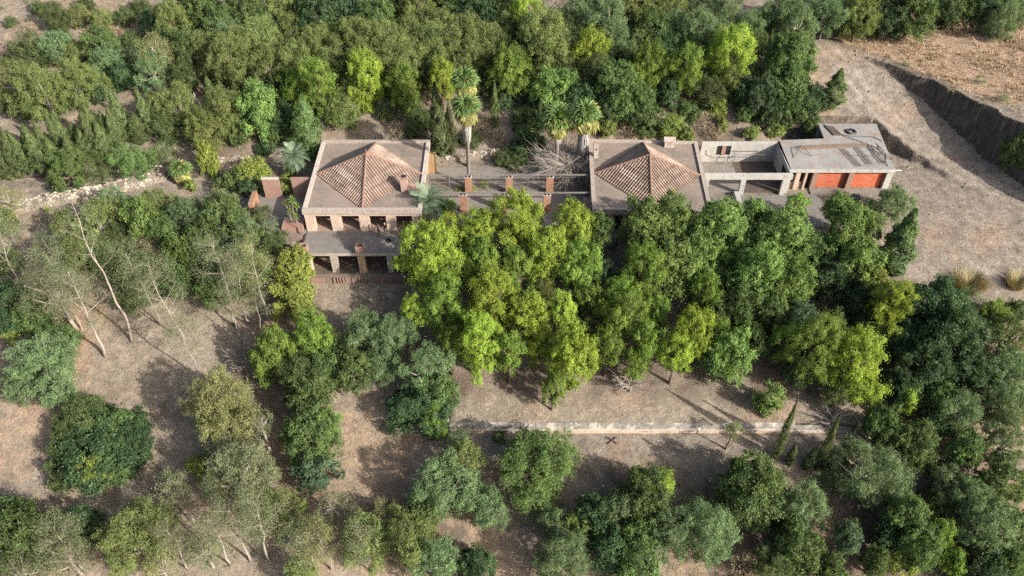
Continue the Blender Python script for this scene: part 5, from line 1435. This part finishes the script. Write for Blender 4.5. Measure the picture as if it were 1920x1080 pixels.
for u, v, vt, w in ((1158, 140, 95, 10), (1172, 140, 100, 10), (1245, 130, 92, 10), (1255, 132, 100, 9), (1437, 120, 50, 13)):
    cypress(u, v, vt, w, 'in the wood above the right house', 'narrow dark cypress')
Z('in the upper wood above the right house', [
 ('bm', 1223, 58, 72), ('po', 1213, 15, 62), ('og', 1267, 52, 62), ('po', 1257, 18, 60), ('og', 1313, 62, 82), ('og', 1357, 27, 72), ('og', 1403, 52, 58), ('og', 1437, 36, 54), ('og', 1310, 18, 64), ('bd', 1240, 85, 60), ('oo', 1340, 75, 56), ('og', 1200, 85, 50), ('od', 1380, 75, 46), ('bm', 1290, 85, 50), ('od', 1420, 80, 44)])
Z('behind the roofless court beside the dirt road', [
 ('py', 1372, 105, 88, dict(hc=5, ch=1.15)), ('po', 1362, 150, 60, dict(hc=3)), ('bm', 1480, 122, 92, dict(hc=4, ch=1.1)), ('bm', 1478, 165, 74, dict(hc=3)), ('bt', 1425, 180, 62, dict(hc=3, ch=1.2)), ('bd', 1522, 185, 50, dict(hc=1.8)), ('bd', 1395, 170, 50), ('bd', 1440, 215, 50, dict(hc=1.4)), ('bm', 1510, 200, 40, dict(hc=1.2)), ('sg', 1400, 215, 40, dict(hc=1.0)), ('od', 1330, 170, 56)])
Z('along the top edge beyond the dirt road', [
 ('og', 1493, 43, 72), ('og', 1547, 33, 68), ('og', 1575, 25, 56), ('po', 1613, 27, 62), ('bd', 1663, 22, 74), ('bm', 1713, 18, 78), ('bd', 1763, 12, 66), ('bm', 1800, 10, 58), ('og', 1877, 38, 66, dict(hc=2.6)), ('og', 1908, 20, 56, dict(hc=2.6)), ('bd', 1840, 12, 60), ('bm', 1640, 8, 50), ('bd', 1590, 5, 50), ('og', 1460, 20, 54), ('og', 1520, 12, 60), ('bm', 1890, 5, 46), ('od', 1460, 60, 40), ('sb', 1830, 45, 60, dict(hc=.6)), ('sb', 1790, 50, 50, dict(hc=.6)), ('sb', 1860, 60, 40, dict(hc=.5))])
plant('ff', 1908, 285, 50, 'at the foot of the rock cut on the right edge', hc=1.6, ch=1.2)
for u, v, w in ((1880, 185, 26), (1700, 120, 16), (1785, 165, 18), (1755, 105, 20), (1840, 150, 22), (1740, 62, 26)):
    plant('sz' if u % 2 == 0 else 'sb', u, v, w, 'scattered on the dry plateau above the rock cut', hc=.35)
label_plants()

# ------------------------------------------------------------------ people on the terrace
def mat_cloth(name, c, c2=None, s=9):
    return mat_rough(name, c, c2 or tuple(x * .6 for x in c), None, s, 20, 0, bump=0)
M['camo'] = mat_cloth('mottled_green_cloth', (.16, .15, .10), (.06, .06, .045))
M['black_cloth'] = mat_cloth('black_cloth', (.03, .03, .033))
M['skin'] = mat_plain('skin', (.62, .38, .28), .6, 0, .1)
M['hair_fair'] = mat_plain('fair_hair', (.55, .42, .26), .7)
M['hair_dark'] = mat_plain('dark_hair', (.06, .045, .035), .7)
def person(loc, rz, H_, arms, cloth_top, cloth_leg, hair, label, stride=.12):
    k = H_ / 1.75
    v, e, r = [], [], []
    def add(p, rad, par=None):
        v.append((p[0] * k, p[1] * k, p[2] * k)); r.append(rad * k)
        if par is not None: e.append((par, len(v) - 1))
        return len(v) - 1
    pel = add((0, 0, .95), .135)
    wa = add((0, 0, 1.08), .12, pel); ch_ = add((0, .0, 1.28), .145, wa); nb = add((0, .01, 1.44), .075, ch_)
    nk = add((0, -.005, 1.52), .052, nb); hd = add((0, -.02, 1.6), .082, nk); ht = add((0, -.01, 1.68), .085, hd)
    for s, A in ((-1, arms[0]), (1, arms[1])):
        sh = add((s * .19, 0, 1.41), .058, ch_)
        el = add(A[0], .042, sh); wr = add(A[1], .03, el)
        d = Vector(A[1]) - Vector(A[0]); d.normalize()
        pm = add(tuple(Vector(A[1]) + d * .07), .034, wr)
        side = d.cross(Vector((0, 0, 1))); side = side.normalized() if side.length > .1 else Vector((1, 0, 0))
        for q, ln in ((-.03, .075), (-.01, .09), (.01, .085), (.03, .065)):
            a = add(tuple(Vector(A[1]) + d * .11 + side * q), .0095, pm)
            add(tuple(Vector(A[1]) + d * (.11 + ln) + side * q + Vector((0, -.02, -.01))), .008, a)
        th_ = add(tuple(Vector(A[1]) + d * .05 - side * .045), .011, pm)
        add(tuple(Vector(A[1]) + d * .09 - side * .06), .009, th_)
    for s in (-1, 1):
        hp = add((s * .09, 0, .88), .1, pel)
        kn = add((s * .11, -.03 + s * stride * .3, .49), .065, hp)
        an = add((s * .12, s * stride * .5, .1), .043, kn)
        hl = add((s * .12, s * stride * .5 + .02, .05), .045, an)
        add((s * .135, s * stride * .5 - .17, .035), .038, hl)
    me = bpy.data.meshes.new('person_skeleton'); me.from_pydata(v, e, []); me.update()
    o = bpy.data.objects.new('person_skeleton', me); COL.objects.link(o)
    o.modifiers.new('Skin', 'SKIN')
    for i, sv in enumerate(me.skin_vertices[0].data):
        sv.radius = (r[i], r[i] * (.8 if i in (1, 2) else 1)); sv.use_root = (i == 0)
    sb = o.modifiers.new('Sub', 'SUBSURF'); sb.levels = sb.render_levels = 2
    dg = bpy.context.evaluated_depsgraph_get()
    body = bpy.data.meshes.new_from_object(o.evaluated_get(dg))
    bpy.data.objects.remove(o)
    for m_ in (M['skin'], cloth_top, cloth_leg, M['black']): body.materials.append(m_)
    for p in body.polygons:
        c = p.center / k
        p.use_smooth = True
        hand = min((Vector(A[1]) - Vector(c)).length for A in arms) < .2 and all((Vector(A[1]) - Vector(c)).length < 3 for A in arms) and c.z > .6 and abs(c.x) > .1
        p.material_index = 0 if c.z > 1.49 or hand else 1 if c.z > .95 else 2 if c.z > .09 else 3
    root = empty('person', loc, rz)
    link('body', body, root)
    hb = MB()
    for i in range(7):
        for j in range(12):
            ph = math.pi * .62 * i / 6; a = 2 * math.pi * j / 12
            hb.v.append((.1 * k * math.sin(ph) * math.cos(a), (.012 + .115 * math.sin(ph) * math.sin(a)) * k, (1.635 + .125 * math.cos(ph)) * k))
    for i in range(6):
        for j in range(12): hb.f.append((i * 12 + j, (i + 1) * 12 + j, (i + 1) * 12 + (j + 1) % 12, i * 12 + (j + 1) % 12))
    hb.build('hair', hair, root, True)
    fc = MB()
    for s in (-1, 1): fc.tube([(s * .032 * k, -.1 * k, 1.615 * k), (s * .032 * k, -.112 * k, 1.615 * k)], .009 * k, 6)
    fc.build('eyes', M['black'], root)
    MB().add([(-.014 * k, -.1 * k, 1.565 * k), (.014 * k, -.1 * k, 1.565 * k), (0, -.135 * k, 1.57 * k), (0, -.1 * k, 1.61 * k)], [(0, 1, 2), (0, 2, 3), (1, 3, 2)]).build('nose', M['skin'], root)
    MB().box(-.025 * k, .025 * k, -.108 * k, -.1 * k, 1.535 * k, 1.543 * k).build('mouth', M['plaster_pink'], root)
    tag(root, label, 'person', 'people on the terrace')
    return root
hang = ((.25, .02, 1.13), (.27, -.06, .88))
person((-15.35, 72.95, 0.005), R(20), 1.78, (((-.27, .02, 1.15), (-.3, -.12, .95)), ((.25, -.05, 1.16), (.16, -.28, 1.14))), M['camo'], M['camo'], M['hair_dark'], 'person in mottled dark green clothes standing with legs apart on the terrace', .3)
person((-14.6, 73.15, .005), R(-25), 1.68, (((-.25, -.04, 1.16), (-.14, -.27, 1.12)), ((.26, .0, 1.14), (.22, -.2, .98))), M['black_cloth'], M['black_cloth'], M['hair_fair'], 'fair-haired person in black clothes standing beside the loggia pier')
bag = tag(empty('backpack', (-14.15, 72.05, 0.005), R(30)), 'black backpack lying on the terrace floor', 'bag')
MB().add([(-.24, -.3, 0), (.24, -.3, 0), (.26, .3, 0), (-.26, .3, 0), (-.17, -.22, .28), (.17, -.22, .28), (.15, .2, .22), (-.15, .2, .22)],
         [(3, 2, 1, 0), (4, 5, 6, 7), (0, 1, 5, 4), (1, 2, 6, 5), (2, 3, 7, 6), (3, 0, 4, 7)]).build('bag_body', M['black'], bag)
MB().box(-.15, .15, -.36, -.29, .02, .18, jit=.01).build('pocket', M['black'], bag)
MB().tube([(-.12, .2, .22), (-.14, .05, .34), (-.12, -.15, .28)], .02, 5).build('strap', M['black'], bag)

# ------------------------------------------------------------------ small things lying about
def lying(name, u, v, pts, r, mat, label, cat, h=0.03):
    x, y, t = on_ground(u, v)
    o = MB()
    for path in pts: o.tube([(px, py, gz(x + px, y + py) - gz(x, y) + h + pz) for px, py, pz in path], r, 5)
    o = o.build(name, M[mat]); o.location = (x, y, gz(x, y))
    return tag(o, label, cat)
lying('crossed_timbers', 1148, 828, [[(-.5, -.35, .05), (.5, .4, .1)], [(-.45, .4, .12), (.5, -.35, .1)]], .08, 'bark', 'pair of dark timbers crossed on the path under the retaining wall', 'timber')
lying('timber', 1214, 828, [[(-.45, .35, .02), (.45, -.35, .05)]], .08, 'bark', 'single dark log lying on the path under the retaining wall', 'log')
for i, (u, v, a, l, w) in enumerate(((55, 870, .9, 1.8, 'lower of the two'), (22, 850, 2.0, 1.6, 'nearest the left edge'), (75, 800, 1.1, 1.2, 'upper of the two'))):
    lying('fallen_branch', u, v, [[(0, 0, 0), (l * .5 * math.cos(a), l * .5 * math.sin(a), .06), (l * math.cos(a + .2), l * math.sin(a + .2), .02)], [(l * .5 * math.cos(a), l * .5 * math.sin(a), .06), (l * .6 * math.cos(a - .7), l * .7 * math.sin(a - .7), .03)]], .035, 'dead', 'thin grey fallen branch on the bare clearing, ' + w, 'branch')
lying('fallen_log', 300, 880, [[(-1.2, .9, 0), (0, 0, .1), (1.6, -1.6, .05)]], .07, 'bark', 'dark fallen stem across the clearing right of the round bush', 'branch')
lying('fallen_log', 270, 265, [[(-2.0, -.7, 0), (0, 0, .1), (1.3, .6, .05)]], .05, 'dead', 'pale pole lying below the end of the cypress hedge', 'pole')
x_, y_, _ = on_ground(727, 208)
sh = tag(empty('hutch', (x_, y_, gz(x_, y_)), R(-4)), 'small grey hutch in the shade behind the left house', 'hutch')
boxo('side_panel', M['concrete_roof'], sh, -1.0, -.94, -.4, .6, -.2, 1.3)
boxo('side_panel', M['concrete_roof'], sh, .94, 1.0, -.4, .6, -.2, 1.3)
boxo('back_panel', M['concrete_roof'], sh, -.938, .938, .54, .6, -.2, 1.3)
boxo('door', M['concrete_roof'], sh, -.75, .93, -.38, -.33, 0, 1.15)
boxo('roof', M['concrete_roof'], sh, -1.1, 1.1, -.55, .7, 1.302, 1.37)

def grass_clump(u, v, w, label, seed, n=500, hgt=1.5):
    rng = np.random.default_rng(seed)
    x, y, t = on_ground(u, v); wm = w * t / FPX
    mb = []
    a = rng.random(n) * 6.283; q = rng.random(n) ** .6
    bx_, by_ = np.cos(a) * q * wm * .3, np.sin(a) * q * wm * .26
    h = hgt * rng.uniform(.6, 1.1, n)
    tip = np.stack([bx_ + np.cos(a) * h * rng.uniform(.25, .8, n) + rng.normal(size=n) * .1, by_ + np.sin(a) * h * rng.uniform(.2, .7, n), h], 1)
    s = np.stack([-np.sin(a), np.cos(a), np.zeros(n)], 1) * .035
    b0 = np.stack([bx_, by_, np.full(n, -.1)], 1)
    V = np.stack([b0 - s, b0 + s, tip], 1).astype(np.float32)
    root = empty('straw_grass', (x, y, gz(x, y)))
    o = link('blades', mesh_from_tris('straw_blades', V), root, mat=L['sto']); o['kind'] = 'stuff'
    tag(root, label, 'grass clump', 'straw grass clumps')
grass_clump(1815, 540, 92, 'large clump of tall straw grass above the dark thicket', 1, 1100, 1.7)
grass_clump(1905, 535, 60, 'smaller clump of tall straw grass at the right edge', 2, 600, 1.5)

# ------------------------------------------------------------------ ground cover nobody could count
def scatter(n, box, mask, seed):
    rng = np.random.default_rng(seed)
    x = rng.uniform(box[0], box[1], n); y = rng.uniform(box[2], box[3], n)
    keep = rng.random(n) < mask(x, y)
    x, y = x[keep], y[keep]
    # nothing grows or lies inside the buildings and on the paved courts
    free = ~((x > -31.5) & (x < 48.2) & (y > 68.9) & (y < 88.0) & ~((x > 38) & (y < 80))) & ~((x > 33) & (x < 48.2) & (y > 81) & (y < 92.2)) & ~((x > -7) & (x < 36.5) & (y > 52.2) & (y < 53.3))
    return x[free], y[free], rng
def wood_mask(x, y):
    n = fbm(x * .12 + 3, y * .12, 3)
    back = sm(91, 95, y) * (1 - sm(36, 42, x)) * sm(-58, -46, x)
    low = (1 - sm(48, 50, y)) * sm(2, 8, x)
    stand = sm(-13, -9, x) * (1 - sm(45, 52, x)) * sm(57, 60, y) * (1 - sm(68.5, 70, y)) * .55
    thick = (1 - sm(-33, -30, x)) * sm(63, 66, y) * (1 - sm(76, 77.5, y)) * .9
    corner = (1 - sm(-44, -40, x)) * sm(97, 101, y) * .5
    right = sm(46, 50, x) * (1 - sm(64, 66, y)) * .9
    bl = (1 - sm(41, 44, y)) * .5
    return np.clip(np.maximum.reduce([back, low, stand, thick, corner, right, bl]) * (.6 + .8 * n), 0, 1)
def leafy_stuff(name, n, box, mask, seed, per, rad, hgt, s, mat, label, cat, asp=.5):
    x, y, rng = scatter(n, box, mask, seed)
    z = height(x, y)
    k = len(x)
    sc_ = np.repeat(rng.uniform(.5, 1.4, k), per)
    C = np.stack([np.repeat(x, per), np.repeat(y, per), np.repeat(z, per)], 1)
    off = rng.normal(size=(k * per, 3)) * np.array([rad, rad, hgt]) * sc_[:, None]
    off[:, 2] = np.abs(off[:, 2])
    C = C + off
    N = unit(rng.normal(size=C.shape) * .6 + np.array([.1, -.1, .7]))
    o = link(name, mesh_from_tris(name, leaf_tris(C, N, s * rng.uniform(.6, 1.4, len(C)), rng, asp)), mat=L[mat])
    return tag(o, label, cat, kind='stuff')
B = (-90, 80, 26, 128)
leafy_stuff('undergrowth', 9000, B, wood_mask, 1, 40, .36, .42, .085, 'od', 'dull green low scrub under the trees', 'undergrowth')
leafy_stuff('weeds', 2600, B, lambda x, y: np.clip(.1 + 1.1 * fbm(x * .2, y * .2 + 8, 3), 0, 1), 2, 9, .16, .12, .075, 'bm', 'small green weeds dotted over the bare soil', 'weeds')
leafy_stuff('dry_scrub', 5200, B, lambda x, y: np.clip(np.maximum(.1 + fbm(x * .15 + 20, y * .15, 3) * .9, (1 - sm(-55, -44, x)) * sm(96, 100, y) * .9), 0, 1), 3, 14, .22, .16, .085, 'dr', 'dry brown scrub on the hillside', 'scrub', .3)
leafy_stuff('leaf_litter', 60000, B, lambda x, y: np.clip(.32 + 1.3 * fbm(x * .22, y * .22 + 50, 3), 0, 1) * (1 - sm(40, 46, x) * sm(64, 70, y) * (1 - sm(1, 3, x - np.interp(y, CUT_Y, CUT_X)))), 4, 2, .1, .015, .055, 'dr', 'scattered dry leaves and bark litter on the soil', 'leaf litter', .5)
leafy_stuff('leaf_litter', 26000, B, lambda x, y: np.clip(wood_mask(x, y) * 1.2 + .25 + .5 * fbm(x * .25 + 4, y * .25, 3), 0, 1) * (1 - sm(44, 48, x) * sm(66, 72, y)), 5, 2, .12, .02, .06, 'gy', 'grey twigs and dead leaves under the trees', 'leaf litter', .18)
def blades(name, n, box, mask, seed, per, hgt, mat, label):
    x, y, rng = scatter(n, box, mask, seed)
    z = height(x, y); k = len(x) * per
    b0 = np.stack([np.repeat(x, per), np.repeat(y, per), np.repeat(z, per)], 1) + rng.normal(size=(k, 3)) * np.array([.12, .12, 0])
    a = rng.random(k) * 6.283; h = hgt * rng.uniform(.4, 1.2, k)
    s = np.stack([-np.sin(a), np.cos(a), np.zeros(k)], 1) * .035
    tip = b0 + np.stack([np.cos(a) * h * .6, np.sin(a) * h * .6, h], 1)
    return tag(link(name, mesh_from_tris(name, np.stack([b0 - s, b0 + s, tip], 1).astype(np.float32)), mat=L[mat]), label, 'grass', kind='stuff')
def plateau(x, y):
    d = x - np.interp(y, CUT_Y, CUT_X)
    return sm(1.2, 2.5, d) * sm(74, 80, y) * (1 - sm(116, 122, y)) * np.clip(.55 + 1.1 * fbm(x * .25, y * .25, 3), 0, 1)
blades('dry_grass', 22000, (44, 95, 70, 122), plateau, 6, 7, .38, 'st', 'orange dry grass on the plateau above the rock cut')
blades('dry_grass', 9000, B, lambda x, y: np.clip(-.05 + fbm(x * .13 + 60, y * .13, 3) * 1.1, 0, 1) * (1 - sm(44, 48, x)), 7, 6, .28, 'st', 'thin tufts of straw grass over the slopes')
def stones(name, n, box, mask, seed, smin, smax, label):
    x, y, rng = scatter(n, box, mask, seed)
    z = height(x, y); k = len(x)
    base = np.array([(a, b, c) for c in (-.5, .5) for a, b in ((-.7, -.5), (.7, -.5), (.7, .5), (-.7, .5))], float)
    s = smin + (smax - smin) * rng.random(k) ** 4
    a = rng.random(k) * 6.283
    P = base[None] * (1 + rng.normal(size=(k, 8, 3)) * .22)
    X = P[..., 0] * np.cos(a)[:, None] - P[..., 1] * np.sin(a)[:, None]; Y_ = P[..., 0] * np.sin(a)[:, None] + P[..., 1] * np.cos(a)[:, None]
    V = np.stack([X * s[:, None] + x[:, None], Y_ * s[:, None] + y[:, None], P[..., 2] * s[:, None] * .7 + z[:, None] + s[:, None] * .15], -1).reshape(-1, 3)
    f = np.array([(4, 5, 6, 7), (0, 1, 5, 4), (1, 2, 6, 5), (2, 3, 7, 6), (3, 0, 4, 7)])
    F_ = (f[None] + 8 * np.arange(k)[:, None, None]).reshape(-1, 4)
    return tag(link(name, np_mesh(name, V, F_), mat=M['stone'] if name == 'gravel' else M['stone_wall']), label, 'stones', kind='stuff')
stones('gravel', 5200, B, lambda x, y: np.clip(.35 + .7 * fbm(x * .2 + 33, y * .2, 3), 0, 1), 8, .03, .12, 'loose pale stones scattered on the soil')
stones('rubble', 1500, (40, 70, 76, 106), lambda x, y: np.exp(-np.abs(x - np.interp(y, CUT_Y, CUT_X) + .6) * .9) + np.exp(-np.abs(x - np.interp(y, SC_Y, SC_X)) * 1.0) * (y > 82), 9, .05, .22, 'broken rock at the foot of the road cut')

# ------------------------------------------------------------------ the wood that goes on all round
def far_wood():
    rng = np.random.default_rng(77)
    sets = []
    for i in range(5):
        lb = lobes_dome(rng, 5.6, 5.0, 14, .19, -.6)
        V_ = crown_lobes(rng, lb, .36, 1.1, 10, .35, .9, .5, -.6, .6).reshape(-1, 3, 3)
        sets.append(V_)
    out = {0: [], 1: [], 2: []}; tr = []
    n = 0
    while n < 430:
        x = rng.uniform(-150, 150); y = rng.uniform(-10, 190)
        z = gz(x, y) + 3
        q = np.array([x, y, z - CAM_Z]); dep = q[1] * COS - q[2] * SIN
        if dep < 5: continue
        u_ = 960 + FPX * q[0] / dep; v_ = 540 - FPX * (q[1] * SIN + q[2] * COS) / dep
        if -45 < u_ < 1965 and -60 < v_ < 1130: continue
        if x > 40 and 58 < y < 118: continue
        if x < -52 and y > 96 and rng.random() < .75: continue
        if y < 30 and rng.random() < .4: continue
        s = rng.uniform(.7, 1.25); a = rng.random() * 6.28
        R_ = np.array([[math.cos(a), -math.sin(a), 0], [math.sin(a), math.cos(a), 0], [0, 0, 1]])
        V_ = sets[n % 5] @ R_.T * s + np.array([x, y, gz(x, y) + 3.0 * s])
        out[n % 3].append(V_.astype(np.float32)); tr.append((x, y, s)); n += 1
    for k, m_, lab in ((0, 'oo', 'olive-green wood continuing over the hillside'), (1, 'bm', 'green wood continuing over the hillside'), (2, 'bd', 'dark wood continuing over the hillside')):
        tag(link('surrounding_wood', mesh_from_tris('surrounding_wood', np.concatenate(out[k])), mat=L[m_]), lab, 'wood', kind='stuff')
    mb = MB()
    for x, y, s in tr: mb.tube([(x, y, gz(x, y) - .2), (x, y, gz(x, y) + 3 * s)], .14, 5, False)
    tag(mb.build('wood_trunks', M['bark']), 'trunks of the wood continuing over the hillside', 'wood', kind='stuff')
far_wood()
